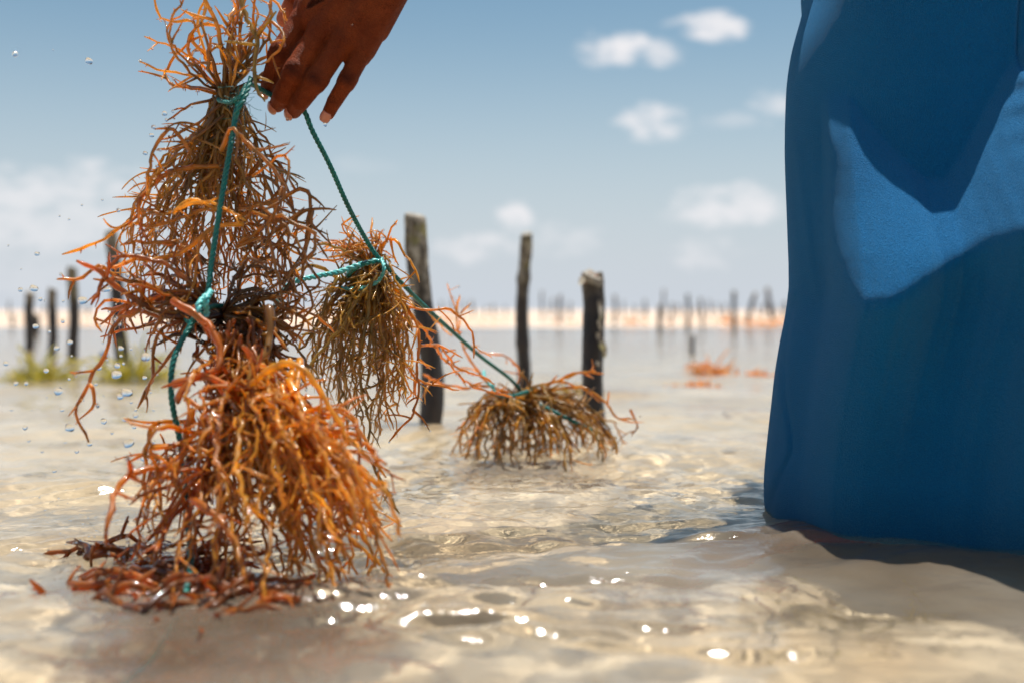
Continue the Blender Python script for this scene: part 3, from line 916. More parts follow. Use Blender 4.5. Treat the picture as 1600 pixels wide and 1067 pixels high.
# ---- bunch D : third bunch, half in the water
rD = random.Random(31)
TD = P(800, 628, 1.62)
bD = thing('seaweed_bunch', 'small tan seaweed bunch sitting half in the water at the rope\'s low end', 'seaweed', TD, 'seaweed bunches tied on the rope')
gD = [
    ([(800, 615), (760, 602), (720, 608), (690, 600), (660, 585)], [1.62, 1.50], .0034, AMBER, AMBER),
    ([(770, 605), (735, 560), (718, 510), (716, 462)], [1.58, 1.50], .0028, AMBER, GOLD),
    ([(720, 520), (690, 505), (665, 480)], [1.5, 1.46], .0024, AMBER, GOLD),
    ([(720, 490), (735, 470)], [1.5, 1.5], .0022, AMBER, GOLD),
    ([(800, 615), (860, 600), (900, 585), (932, 575)], [1.60, 1.55], .0036, OLIVE, AMBER),
    ([(885, 590), (910, 580), (945, 583)], [1.58, 1.55], .0030, OLIVE, AMBER),
    ([(800, 620), (860, 608), (915, 605), (950, 630), (970, 655), (992, 654)], [1.60, 1.52], .0034, OLIVE, AMBER),
    ([(800, 620), (870, 625), (920, 650), (950, 690)], [1.58, 1.52], .0034, OLIVE, BROWN),
    ([(800, 625), (850, 640), (890, 680), (905, 700)], [1.56, 1.50], .0034, OLIVE, BROWN),
    ([(800, 620), (750, 640), (745, 670), (735, 700)], [1.58, 1.50], .0032, BROWN, AMBER),
    ([(745, 645), (725, 660), (712, 672)], [1.56, 1.52], .0026, AMBER, AMBER),
    ([(800, 620), (810, 580), (790, 555), (760, 550), (740, 545)], [1.64, 1.66], .0026, AMBER, AMBER),
    ([(985, 640), (996, 665), (985, 682)], [1.56, 1.58], .0024, AMBER, BROWN),
    ([(800, 622), (820, 660), (815, 700)], [1.54, 1.50], .0040, OLIVE, BROWN),
]
for pts, Ys, r, ca, cb in gD:
    make_frond(guided(pts, Ys, rr=rD), r, ca, cb, bD, rD, side=0.045, sideL=(0.02, 0.05), spikes=.02)
for i in range(105):
    x, y = inpoly([(715, 650), (760, 610), (880, 610), (950, 660), (985, 700), (900, 735), (740, 735), (695, 705)], rD)
    p3 = P(x, y + rD.choice((15, 30, 60)), rD.uniform(1.50, 1.68))
    pth = drape(TD + Vector((rD.gauss(0, .012), rD.gauss(0, .01), rD.gauss(0, .006))), p3, rD.uniform(-.02, .22), rD.uniform(.3, .6), rD)
    make_frond(pth, rD.uniform(.0024, .0036), mixc(DARK, BROWN, rD.random()), mixc(OLIVE, GOLD, rD.uniform(0, 1)), bD, rD, side=0.034, sideL=(0.015, 0.045), depth=2, z_floor=-0.06)

# ---- bunch E : drifting under and on the surface in front, lower left
rE = random.Random(77)
TE = P(210, 900, 0.80)
bE = thing('seaweed_bunch', 'dark red seaweed lying at the water surface in the lower left corner', 'seaweed', TE, 'seaweed bunches tied on the rope')
for i in range(160):
    x, y = inpoly([(105, 865), (200, 830), (330, 850), (400, 900), (400, 960), (300, 985), (190, 960), (120, 915)], rE)
    yw = 355.0 / (y - 484)
    c = P(x, y, yw)
    c.z = rE.uniform(-0.022, 0.004)
    a = rE.uniform(0, 6.28); L = rE.uniform(.03, .07)
    e = c + Vector((math.cos(a) * L, math.sin(a) * L * .7, rE.uniform(-.012, .008)))
    m_ = (c + e) / 2 + Vector((rE.gauss(0, .008), rE.gauss(0, .008), rE.uniform(0, .012)))
    make_frond(rough(catmull([c, m_, e], .006), rE, .0014), rE.uniform(.0028, .0046), mixc(DARK, RUST, rE.random()), mixc(BROWN, RUST, rE.uniform(.3, 1.0)), bE, rE, side=.022, sideL=(.012, .03), depth=1)
for i in range(100):
    x, y = inpoly([(240, 960), (430, 950), (560, 990), (500, 1100), (180, 1100), (160, 1060)], rE)
    yw = 355.0 / (y - 484)
    c = P(x, y, yw); c.y += .06; c.x *= 1.08
    c.z = rE.uniform(-0.075, -0.02)
    a = rE.uniform(0, 6.28); L = rE.uniform(.03, .08)
    e = c + Vector((math.cos(a) * L, math.sin(a) * L, rE.uniform(-.02, .02)))
    m_ = (c + e) / 2 + Vector((0, 0, .01))
    make_frond(rough(catmull([c, m_, e], .007), rE, .0016), rE.uniform(.0026, .004), mixc(BROWN, RUST, rE.random()), mixc(RUST, AMBER, rE.random()), bE, rE, side=.03, sideL=(.015, .03), depth=1)

for b_, n_ in ((bA, 500), (bB, 1500), (bC, 350), (bD, 120), (bE, 160)):
    beads(b_, n_, random.Random(n_))


# ------------------------------------------------------------------ rope
def twisted(parent, path, R, r, pitch, mat, names='strand', n=3, sides=6, ph0=0.0):
    fr = []
    t = (path[1] - path[0]).normalized(); a = t.orthogonal().normalized()
    s = 0
    for i in range(len(path)):
        tt = (path[min(i + 1, len(path) - 1)] - path[max(i - 1, 0)]).normalized()
        a = (a - tt * a.dot(tt)).normalized(); b = tt.cross(a)
        if i: s += (path[i] - path[i - 1]).length
        fr.append((path[i], a.copy(), b.copy(), s))
    for k in range(n):
        V, F = [], []
        pp = [p + (a_ * math.cos(2 * math.pi * (s_ / pitch + k / n) + ph0) + b_ * math.sin(2 * math.pi * (s_ / pitch + k / n) + ph0)) * R for p, a_, b_, s_ in fr]
        tube(V, F, pp, r, sides)
        o = obj(names, mesh_from(names, V, F), mat, parent)
        o.matrix_parent_inverse = Matrix.Translation(parent.location).inverted()


GRIP = P(440, 160, 1.05)
rope = thing('rope', 'twisted green rope held by the hand and threaded through the seaweed bunches', 'rope', GRIP)
pA = [P(60, 1110, .50), P(130, 1050, .56), P(200, 1010, .62), P(250, 968, .68), P(296, 900, .83), P(292, 800, .89), P(283, 700, .915), P(268, 620, .91), P(272, 560, .915), P(300, 505, .935), P(322, 468, .945),
      P(332, 400, .955), P(348, 300, .965), P(362, 220, .975), P(372, 165, .99), P(388, 133, 1.01), P(410, 142, 1.04), P(440, 158, 1.055)]
for q in pA[:4]:
    q.z = min(q.z, -0.012)
pB = [P(455, 165, 1.052), P(474, 172, 1.05), P(488, 205, 1.055), P(515, 258, 1.075), P(545, 325, 1.11), P(575, 380, 1.155), P(596, 408, 1.17), P(650, 466, 1.25), P(700, 512, 1.34), P(750, 556, 1.45), P(795, 590, 1.56), P(815, 612, 1.60)]
twisted(rope, catmull(pA + pB, .0022), .0013, .00145, .0145, M_ROPE)
# frayed fibres where the rope meets the topmost tie
V, F = [], []
rf = random.Random(4)
for i in range(46):
    p = P(rf.uniform(362, 388), rf.uniform(135, 180), 1.0 + rf.uniform(-.02, .01))
    tube(V, F, wander(p, Vector((rf.gauss(0, 1), rf.gauss(0, 1), rf.gauss(0, 1))), rf.uniform(.006, .02), 0, .02, .3, rf, .002), .00022, 3)
fr = obj('frayed_fibres', mesh_from('frayed_fibres', V, F), M_ROPE, rope); fr.matrix_parent_inverse = Matrix.Translation(rope.location).inverted(); fr['kind'] = 'stuff'


def tie(parent, pts, R, r, mat=M_ROPE, pitch=.014, name='tie_cord', n=2):
    V, F = [], []
    path = catmull(pts, .0025)
    t = (path[1] - path[0]).normalized(); a = t.orthogonal().normalized(); s = 0
    R *= .8; r *= .8
    for k in range(n):
        pp = []; s = 0; a = t.orthogonal().normalized()
        for i in range(len(path)):
            tt = (path[min(i + 1, len(path) - 1)] - path[max(i - 1, 0)]).normalized()
            a = (a - tt * a.dot(tt)).normalized(); b = tt.cross(a)
            if i: s += (path[i] - path[i - 1]).length
            an = 2 * math.pi * (s / pitch + k / n)
            pp.append(path[i] + (a * math.cos(an) + b * math.sin(an)) * R)
        tube(V, F, pp, r, 6)
    o = obj(name, mesh_from(name, V, F), mat, parent)
    if parent: o.matrix_parent_inverse = Matrix.Translation(parent.location).inverted()
    return o


# ties
tie(bA, [P(388, 133, 1.01), P(378, 150, .985), P(362, 160, .99), P(345, 158, 1.02), P(340, 152, 1.06), P(365, 146, 1.08), P(385, 142, 1.04)], .0013, .0016)
tie(bA, [P(392, 122, 1.0), P(384, 150, .985), P(372, 172, .98), P(364, 200, .985)], .0014, .0018)
tie(bB, [P(322, 462, .94), P(310, 478, .925), P(312, 500, .925), P(322, 492, .935), P(322, 470, .925), P(330, 455, .945)], .0016, .0022, M_STRAP)
tie(bB, [P(300, 500, .935), P(322, 484, .94), P(345, 478, .985), P(410, 488, 1.03), P(350, 495, 1.05), P(290, 490, .99), P(296, 505, .95)], .0013, .0016)
tie(bC, [P(598, 408, 1.165), P(570, 412, 1.15), P(548, 425, 1.16), P(545, 432, 1.20), P(570, 425, 1.24), P(598, 416, 1.22), P(600, 408, 1.18)], .0016, .0019)
tie(bC, [P(596, 405, 1.165), P(600, 420, 1.15), P(590, 440, 1.16), P(560, 452, 1.17), P(532, 450, 1.18)], .0014, .0017, M_STRAP)
tie(bD, [P(770, 600, 1.56), P(776, 615, 1.54), P(800, 618, 1.52), P(822, 612, 1.54), P(830, 610, 1.6)], .0018, .002)
tie(bD, [P(842, 630, 1.56), P(860, 640, 1.55), P(890, 655, 1.55), P(925, 672, 1.56)], .0018, .0022)
tie(bD, [P(756, 580, 1.6), P(758, 592, 1.58), P(770, 605, 1.57)], .0018, .0022, M_STRAP)
cd = tie(None, [P(590, 407, 1.16), P(562, 414, 1.15), P(530, 425, 1.14), P(495, 432, 1.12), P(462, 440, 1.10), P(442, 455, 1.09), P(432, 475, 1.085), P(425, 500, 1.08)], .0016, .0024, M_STRAP, name='cord')
tag(cd, 'pale turquoise cord looping left from the hanging olive brown bunch', 'cord')

# ------------------------------------------------------------------ person: one continuous body (hand, arm, trunk core, leg, foot)
vox_V, vox_F = [], []


def add_mesh(vs, fs):
    b = len(vox_V)
    vox_V.extend(vs); vox_F.extend([[b + k for k in f] for f in fs])


def capsule(a, b, ra, rb, seg=20, squash=(1, 1), up=None):
    """closed rounded cone from a to b; squash scales (across, along up)"""
    a, b = Vector(a), Vector(b)
    t = (b - a).normalized()
    u = (up - t * up.dot(t)).normalized() if up is not None else t.orthogonal().normalized()
    w = t.cross(u)
    rings = []
    L = (b - a).length
    prof = []
    for i in range(7): prof.append((-ra * math.cos(i / 6 * math.pi / 2), ra * math.sin(i / 6 * math.pi / 2)))
    for i in range(1, 6): prof.append((L * i / 6, ra + (rb - ra) * i / 6))
    for i in range(7): prof.append((L + rb * math.sin(i / 6 * math.pi / 2), rb * math.cos(i / 6 * math.pi / 2)))
    vs, fs = [], []
    for (s, r) in prof:
        r = max(r, 1e-5)
        for k in range(seg):
            an = 2 * math.pi * k / seg
            vs.append(a + t * s + (w * math.cos(an) * squash[0] + u * math.sin(an) * squash[1]) * r)
    n = len(prof)
    for i in range(n - 1):
        for k in range(seg):
            k2 = (k + 1) % seg
            fs.append([i * seg + k, i * seg + k2, (i + 1) * seg + k2, (i + 1) * seg + k])
    fs.append(list(range(seg))[::-1]); fs.append([(n - 1) * seg + k for k in range(seg)])
    add_mesh(vs, fs)


HY = 1.03
# joints: MCP, PIP, DIP, tip (photo pixels, distance) and radii
fing = {
    'index':  ([(470, 36, 1.034), (437, 84, 1.026), (424, 122, 1.040), (418, 140, 1.056)], (.0112, .0104, .0088, .0074)),
    'middle': ([(500, 50, 1.022), (461, 112, 1.014), (441, 149, 1.028), (433, 164, 1.044)], (.0118, .0106, .0092, .0078)),
    'ring':   ([(533, 66, 1.020), (495, 126, 1.012), (469, 160, 1.024), (459, 174, 1.040)], (.0114, .0102, .0090, .0076)),
    'little': ([(566, 80, 1.026), (543, 126, 1.020), (522, 160, 1.024), (513, 178, 1.030)], (.0100, .0086, .0074, .0063)),
}
W = P(612, -88, 1.035)
axis = (P(500, 60, HY) - W).normalized()
across = (P(566, 80, 1.026) - P(470, 36, 1.034)).normalized()
dors = Vector((0, -1, 0)); dors = (dors - axis * dors.dot(axis)).normalized()
J = {}
for nme, (pts, rr_) in fing.items():
    q = [P(*p) for p in pts]
    J[nme] = (q, rr_)
    for i in range(3):
        capsule(q[i], q[i + 1], rr_[i] * (0.92 if i else .95), rr_[i + 1] * .96, 20)
    # joint swell at PIP
    capsule(q[1] + (q[0] - q[1]).normalized() * .003, q[1] + (q[2] - q[1]).normalized() * .003, rr_[1] * 1.07, rr_[1] * 1.04)
    # metacarpal ray
    wr = W + across * {'index': -.020, 'middle': -.007, 'ring': .006, 'little': .018}[nme]
    capsule(wr, q[0], .0165, rr_[0] * 1.06, 20)
    capsule(wr.lerp(q[0], .35), q[0].lerp(q[1], .14) - dors * .003, .0165, rr_[0] * 1.02, 20)
# palm body between the rays
for (a, b) in (('index', 'middle'), ('middle', 'ring'), ('ring', 'little')):
    for f in (.33, .66):
        mcp = J[a][0][0].lerp(J[b][0][0], f)
        wr = W + across * (-.02 + .04 * (('index', 'middle', 'ring').index(a) + f) / 3)
        capsule(wr, mcp.lerp(W, .06) - dors * .001, .0165, .0112, 20)
mid_ = J['index'][0][0].lerp(J['middle'][0][0], .5)
for f in (.12, .35, .6): capsule((W - across * .012).lerp(mid_, f) - dors * .001, (W - across * .012).lerp(mid_, f + .3) - dors * .001, .0175, .0158, 20)
capsule(P(486, 12, 1.030), P(524, -60, 1.032), .0125, .0165); capsule(P(478, 14, 1.038), P(505, -50, 1.040), .012, .016)
# little-finger edge of the palm and wrist
capsule(W + across * .020 - dors * .004, J['little'][0][0].lerp(W, .25) + across * .004 - dors * .006, .017, .0150)
capsule(W + across * .021 - dors * .004, J['little'][0][0].lerp(W, .02) + across * .001 - dors * .003, .015, .0110)
# thumb: leaves the index side near the wrist, passes behind, its tip shows left of the index knuckle
th = [W - across * .016 - dors * .012, P(508, -26, 1.060), P(462, 4, 1.074), P(446, 30, 1.080)]
capsule(th[0], th[1], .018, .0135); capsule(th[1], th[2], .0128, .0108); capsule(th[2], th[3], .0108, .0088)
capsule(W, J['index'][0][0].lerp(W, .5) - dors * .012, .017, .0150)
# forearm, elbow, upper arm, shoulder
ELB = Vector((0.10, 1.13, 0.70)); SHO = Vector((0.39, 1.31, 0.94))
f1 = W.lerp(ELB, .45)
capsule(W + (W - ELB).normalized() * .006, f1, .0255, .037, 26, (1.12, .88), dors)
capsule(f1, ELB, .037, .042, 26)
capsule(ELB, ELB.lerp(SHO, .5), .041, .047, 26)
capsule(ELB.lerp(SHO, .5), SHO, .047, .055, 26)
# trunk core hidden by the clothes, hip, thigh, shin, foot under the water
HIP = Vector((0.70, 1.47, 0.86)); KNEE = Vector((0.44, 1.10, 0.36)); ANK = P(1330, 850, 1.06); ANK.z = -0.037
capsule(SHO, HIP, .055, .06, 20)
capsule(HIP, KNEE, .06, .052, 20); capsule(KNEE, ANK, .05, .036, 20)
TOE = P(985, 890, .93); TOE.z = -0.062
MIDF = P(1215, 850, 1.03); MIDF.z = -0.024
capsule(ANK, MIDF, .034, .027, 20, (1.15, .9), Vector((0, 0, 1)))
capsule(MIDF, P(1090, 870, .97) * 1.0 + Vector((0, 0, -.052 - P(1090, 870, .97).z)), .027, .021, 20, (1.35, .8), Vector((0, 0, 1)))
for k in range(5):
    f = k / 4 - .5
    b0 = P(1090, 870, .97); b0.z = -.056; b0.y += f * .05
    e0 = P(1020 + 16 * abs(k - 1), 875, .955); e0.z = -.064; e0.y += f * .066
    capsule(b0, e0, .011 if k else .013, .008 if k else .011)
tmp_me = bpy.data.meshes.new('tmp_body'); tmp_me.from_pydata([tuple(v) for v in vox_V], [], vox_F); tmp_me.update()
tmp = bpy.data.objects.new('tmp_body', tmp_me); COL.objects.link(tmp)
md = tmp.modifiers.new('remesh', 'REMESH'); md.mode = 'VOXEL'; md.voxel_size = 0.0013; md.use_smooth_shade = True
ms = tmp.modifiers.new('smooth', 'SMOOTH'); ms.iterations = 4; ms.factor = 0.5
dg = bpy.context.evaluated_depsgraph_get()
body_me = bpy.data.meshes.new_from_object(tmp.evaluated_get(dg))
bpy.data.objects.remove(tmp)
body_me.name = 'body'
nv = len(body_me.vertices)
co = np.empty(nv * 3, np.float32); body_me.vertices.foreach_get('co', co); co = co.reshape(-1, 3).astype(float)
nr = np.empty(nv * 3, np.float32); body_me.vertex_normals.foreach_get('vector', nr); nr = nr.reshape(-1, 3).astype(float)
pale = np.zeros(nv); kn = np.zeros(nv); disp = np.zeros(nv)
hand_m = (co[:, 1] < 1.12) & (co[:, 0] < 0.0) & (co[:, 2] > 0.35)
for nme, (q, rr_) in J.items():
    for idx, strength in ((1, 1.0), (2, .6), (0, .35)):
        c = np.array(q[idx]); ax_ = np.array((q[idx + 1] - q[idx - 1] if idx else q[1] - q[0]).normalized())
        rel = co - c
        s = rel @ ax_
        d2 = (rel ** 2).sum(1)
        facing = np.clip(nr @ np.array(dors), 0, 1)
        # only this finger's own skin
        lat2 = np.clip(d2 - s * s, 0, None)
        g = np.exp(-(s / (.0058 if idx != 0 else .008)) ** 2) * facing ** 2 * (lat2 < (rr_[idx] * 1.35) ** 2) * (.5 + .5 * (np.sqrt(lat2) > .0))
        kn = np.maximum(kn, g * strength * .95)
        if idx != 0:
            lat = rel - np.outer(s, ax_)
            ph = s + 0.0014 * np.sin(lat[:, 0] * 500 + idx * 2) + .0010 * np.sin(lat[:, 2] * 900)
            disp += -0.0008 * strength * g * (0.5 + 0.5 * np.cos(2 * np.pi * ph / .0042)) + 0.0004 * g * strength
    # pale fingertip pulp
    tip = np.array(q[3]); ax_ = np.array((q[3] - q[2]).normalized())
    d = np.sqrt(((co - tip) ** 2).sum(1))
    below = np.clip(((co - tip) @ ax_) / .006 + .35, 0, 1)
    pale = np.maximum(pale, np.clip(1.6 - d / .0085, 0, 1) * below)
pale = np.maximum(pale, np.clip(nr @ -np.array(dors) * 1.5 - .3, 0, 1) * hand_m * .8)
tt_ = np.array(th[3]); pale = np.maximum(pale, np.clip(2.0 - np.sqrt(((co - tt_) ** 2).sum(1)) / .011, 0, 1))
# tendons on the back of the hand
for nme, (q, rr_) in J.items():
    a = np.array(q[0]); b = np.array(W); ab = b - a; t = np.clip(((co - a) @ ab) / (ab @ ab), 0, 1)
    d = np.sqrt(((co - a - np.outer(t, ab)) ** 2).sum(1) - (((co - a) @ np.array(dors)) ** 2) * .95 + 1e-9)
    disp += .0007 * np.exp(-(d / .0035) ** 2) * np.clip(nr @ np.array(dors), 0, 1) * hand_m * (t > 0) * (t < 1)
co2 = co + nr * disp[:, None]
body_me.vertices.foreach_set('co', co2.astype(np.float32).ravel())
for k, arr in (('pale', pale), ('knuckle', kn)):
    at = body_me.attributes.new(k, 'FLOAT', 'POINT'); at.data.foreach_set('value', arr.astype(np.float32))
body_me.materials.clear(); body_me.update()
body_me.shade_smooth()
person = thing('person', 'person in blue clothes bending over, left hand pulling up the seaweed rope', 'person', (0.45, 1.15, -0.12))


def child(o):
    o.parent = person
    o.matrix_parent_inverse = Matrix.Translation(person.location).inverted()
    return o


child(obj('body', body_me, M_SKIN))
# fingernails
for nme, (q, rr_) in J.items():
    ax_ = (q[3] - q[2]).normalized()
    up = (dors - ax_ * dors.dot(ax_)).normalized()
    sd = ax_.cross(up)
    r = rr_[3]
    V, F = [], []
    nu, nvv = 9, 9
    for layer in (0, 1):
        for i in range(nu):
            for j in range(nvv):
                s = -1 + 2 * i / (nu - 1); a = -1 + 2 * j / (nvv - 1)
                wdt = math.sqrt(max(0, 1 - abs(s) ** 3 * .55)) * .72
                an = a * wdt * 1.25
                rad = (r * 1.03 + .0003 - (.0008 if layer else 0)) * (1 - .10 * max(0, s) ** 2 - .05 * max(0, -s) ** 2)
                V.append(q[3] + ax_ * (s * .0052 + .0024) + (up * math.cos(an) + sd * math.sin(an)) * rad)
    for i in range(nu - 1):
        for j in range(nvv - 1):
            k = i * nvv + j
            F.append((k, k + 1, k + nvv + 1, k + nvv))
            k += nu * nvv
            F.append((k, k + nvv, k + nvv + 1, k + 1))
    n0 = nu * nvv
    bd = [j for j in range(nvv)] + [i * nvv + nvv - 1 for i in range(1, nu)] + [(nu - 1) * nvv + j for j in range(nvv - 2, -1, -1)] + [i * nvv for i in range(nu - 2, 0, -1)]
    for a, b in zip(bd, bd[1:] + bd[:1]): F.append((b, a, a + n0, b + n0))
    child(obj('fingernail', mesh_from('fingernail', V, F), M_NAIL))

# ---- skirt
lefts = [(-520, 1500), (-300, 1400), (-150, 1325), (0, 1275), (60, 1253), (120, 1241), (230, 1235), (400, 1239), (470, 1240), (520, 1229), (600, 1216), (700, 1205), (760, 1201), (800, 1204), (840, 1210)]
YC = 1.12


def interp(tab, v):
    ks = [t[0] for t in tab]; vs = [t[1] for t in tab]
    return np.interp(v, ks, vs)


# spacing in z; top of the frame is at z about 0.5
zrows = np.concatenate([np.arange(-0.016, 0.56, 0.0022), np.arange(0.56, 0.84, 0.012)])
pyr = 484 - (zrows - CAM_H) * FPX / YC
xl = (interp(lefts, pyr) - 800) / FPX * YC
for _ in range(60): xl[1:-1] = .25 * xl[:-2] + .5 * xl[1:-1] + .25 * xl[2:]
# round angles: fine on the front left, coarse behind
thf = np.concatenate([np.linspace(-0.25, 1.9, 400), np.linspace(1.9, 2 * math.pi - 0.25, 90)[1:-1]])
A_, B_ = 0.245, 0.17
ZZ, TH = np.meshgrid(zrows, thf, indexing='ij')
XL = np.repeat(xl[:, None], len(thf), 1)
cs, sn = np.cos(TH), np.sin(TH)
XREF = xl[np.argmin(np.abs(zrows - .33))]
WL = np.clip(cs, 0, 1) ** 7
WL = np.where(ZZ > .30, WL * np.clip((ZZ - .30) / .05, 0, 1) + (1 - np.clip((ZZ - .30) / .05, 0, 1)), 1)
X0 = XL * WL + XREF * (1 - WL) + A_ * (1 - cs)                 # th=0 : left edge, th=pi/2 : front
YCZ = YC + 0.10 * np.clip(ZZ - .25, 0, .26) + 1.0 * np.clip(ZZ - .515, 0, None)
Y0 = YCZ - B_ * sn
PXf = 800 + X0 / Y0 * FPX
PYf = 484 - (ZZ - CAM_H) / Y0 * FPX
poly = [(1288, 150), (1325, 152), (1345, 185), (1390, 235), (1440, 283), (1475, 285), (1505, 240), (1535, 180), (1565, 125), (1600, 72), (1700, 20), (1800, 0), (1800, 430), (1680, 450), (1600, 412), (1565, 372),
        (1510, 385), (1440, 430), (1375, 476), (1338, 480), (1312, 445), (1300, 400), (1278, 308), (1300, 250), (1290, 200)]  # V of sun and cast shade, shaped into the slope of the cloth


def polysdf(px, py, poly):
    d = np.full(px.shape, 1e9); inside = np.zeros(px.shape, bool)
    n = len(poly)
    for i in range(n):
        ax, ay = poly[i]; bx, by = poly[(i + 1) % n]
        ex, ey = bx - ax, by - ay
        t = np.clip(((px - ax) * ex + (py - ay) * ey) / (ex * ex + ey * ey), 0, 1)
        d = np.minimum(d, np.hypot(px - ax - t * ex, py - ay - t * ey))
        cond = ((ay > py) != (by > py)) & (px < (bx - ax) * (py - ay) / (by - ay + 1e-12) + ax)
        inside ^= cond
    return np.where(inside, d, -d)


sd = polysdf(PXf, PYf, poly)
Lm = np.clip(sd / 12 + 0.5, 0, 1)
softw = None
# partly lit patch on the left side of the lit area
def linedist(px, py, pts):
    d = np.full(px.shape, 1e9); side = np.zeros(px.shape)
    for (ax, ay), (bx, by) in zip(pts[:-1], pts[1:]):
        ex, ey = bx - ax, by - ay
        t = np.clip(((px - ax) * ex + (py - ay) * ey) / (ex * ex + ey * ey), 0, 1)
        dd = np.hypot(px - ax - t * ex, py - ay - t * ey)
        s = np.sign((px - ax) * ey - (py - ay) * ex)
        side = np.where(dd < d, s, side); d = np.minimum(d, dd)
    return d, side


ed_, _s = linedist(PXf, PYf, [(1290, 190), (1300, 250), (1278, 308), (1300, 400), (1338, 480), (1440, 430)])
edge_l = np.exp(-(ed_ / 34) ** 2)
edb, _s = linedist(PXf, PYf, [(1300, 260), (1278, 308), (1300, 400), (1338, 480), (1440, 430), (1510, 385), (1565, 372), (1600, 412), (1700, 450)])
near_b = np.exp(-(edb / 34) ** 2)
Lm = Lm * (1 - near_b) + np.clip(sd / 30 + .45, 0, 1) * near_b
soft = np.exp(-(((PXf - 1335) / 50) ** 2 + ((PYf - 290) / 45) ** 2))

D = np.zeros_like(ZZ)
for i in range(len(zrows) - 2, -1, -1):          # integrate downward from the waist
    step = abs(zrows[i + 1] - zrows[i])
    slope = 0.95 - 0.25 * soft[i] - 0.22 * edge_l[i] + .25 * fbm(PXf[i] / 9, PYf[i] / 5, 3)
    D[i] = D[i + 1] + step * (Lm[i] * slope - (1 - Lm[i]) * (D[i + 1] / 0.16))
D += 0.0022 * np.sin((X0 * 38 + ZZ * 7 + 5 * fbm(X0 * 5, ZZ * 3, 2))) * np.clip((.30 - ZZ) / .1, 0, 1)
for _ in range(3):
    D[:, 1:-1] = .25 * D[:, :-2] + .5 * D[:, 1:-1] + .25 * D[:, 2:]


d1, s1 = linedist(PXf, PYf, [(1242, 470), (1232, 510), (1226, 560), (1228, 620), (1240, 680), (1240, 708), (1222, 745), (1210, 780), (1206, 815)])
D += -0.006 * np.exp(-(d1 / 5.0) ** 2) + 0.004 * np.exp(-((d1 - 9) / 8) ** 2) * (s1 < 0)
d2, s2 = linedist(PXf, PYf, [(1243, 225), (1252, 290), (1264, 380), (1276, 460)])
D += 0.0020 * np.exp(-(d2 / 6.0) ** 2) - 0.002 * np.exp(-((d2 - 12) / 8) ** 2)
d3, s3 = linedist(PXf, PYf, [(1590, -60), (1586, 60), (1590, 140), (1602, 250)])
D += -0.0030 * np.exp(-(d3 / 3.0) ** 2) + 0.0016 * np.exp(-((d3 - 8) / 4) ** 2)
D += 0.010 * fbm(X0 * 9 + 3, ZZ * 4, 2) + 0.0035 * fbm(X0 * 25, ZZ * 16 + 5, 3)
# puckers beside the right seam
D += 0.0022 * np.sin(PYf / 7.0 + PXf / 40) * np.exp(-(d3 / 40) ** 2) * Lm
fr_ = np.clip(np.sin(TH), 0, 1) ** 0.5
nx, ny = -cs * .15, -sn
X1 = X0 + nx * D
Y1 = Y0 + ny * D
wet = np.clip(1 - (ZZ - 0.0) / 0.05, 0, 1) * .8
me = grid_mesh('skirt', X1, Y1, ZZ, {'wet': wet}, wrap=True)
skirt = child(obj('skirt', me, M_CLOTH))
so = skirt.modifiers.new('thickness', 'SOLIDIFY'); so.thickness = 0.0012; so.offset = 1
skirt['label'] = 'long blue skirt hanging into the water'
# shirt over the trunk, back and sleeve (above the frame)
V, F = [], []


def ring_tube(path, rads, sides=28):
    tube(V, F, path, rads, sides)


pth = catmull([HIP + Vector((.03, .04, -.06)), HIP + Vector((.02, .03, .02)), HIP.lerp(SHO, .5) + Vector((.02, .05, .06)), SHO + Vector((.04, .03, .02)), SHO], .03)
ring_tube(pth, [.135 - .035 * (i / (len(pth) - 1)) ** 1.5 for i in range(len(pth))])
pth = catmull([SHO + Vector((.02, .01, .02)), SHO, SHO.lerp(ELB, .35), SHO.lerp(ELB, .62)], .02)
ring_tube(pth, [.075 - .008 * i / len(pth) for i in range(len(pth))])
child(obj('shirt', mesh_from('shirt', V, F), M_CLOTH))['label'] = 'blue shirt over the bent back and upper arm'


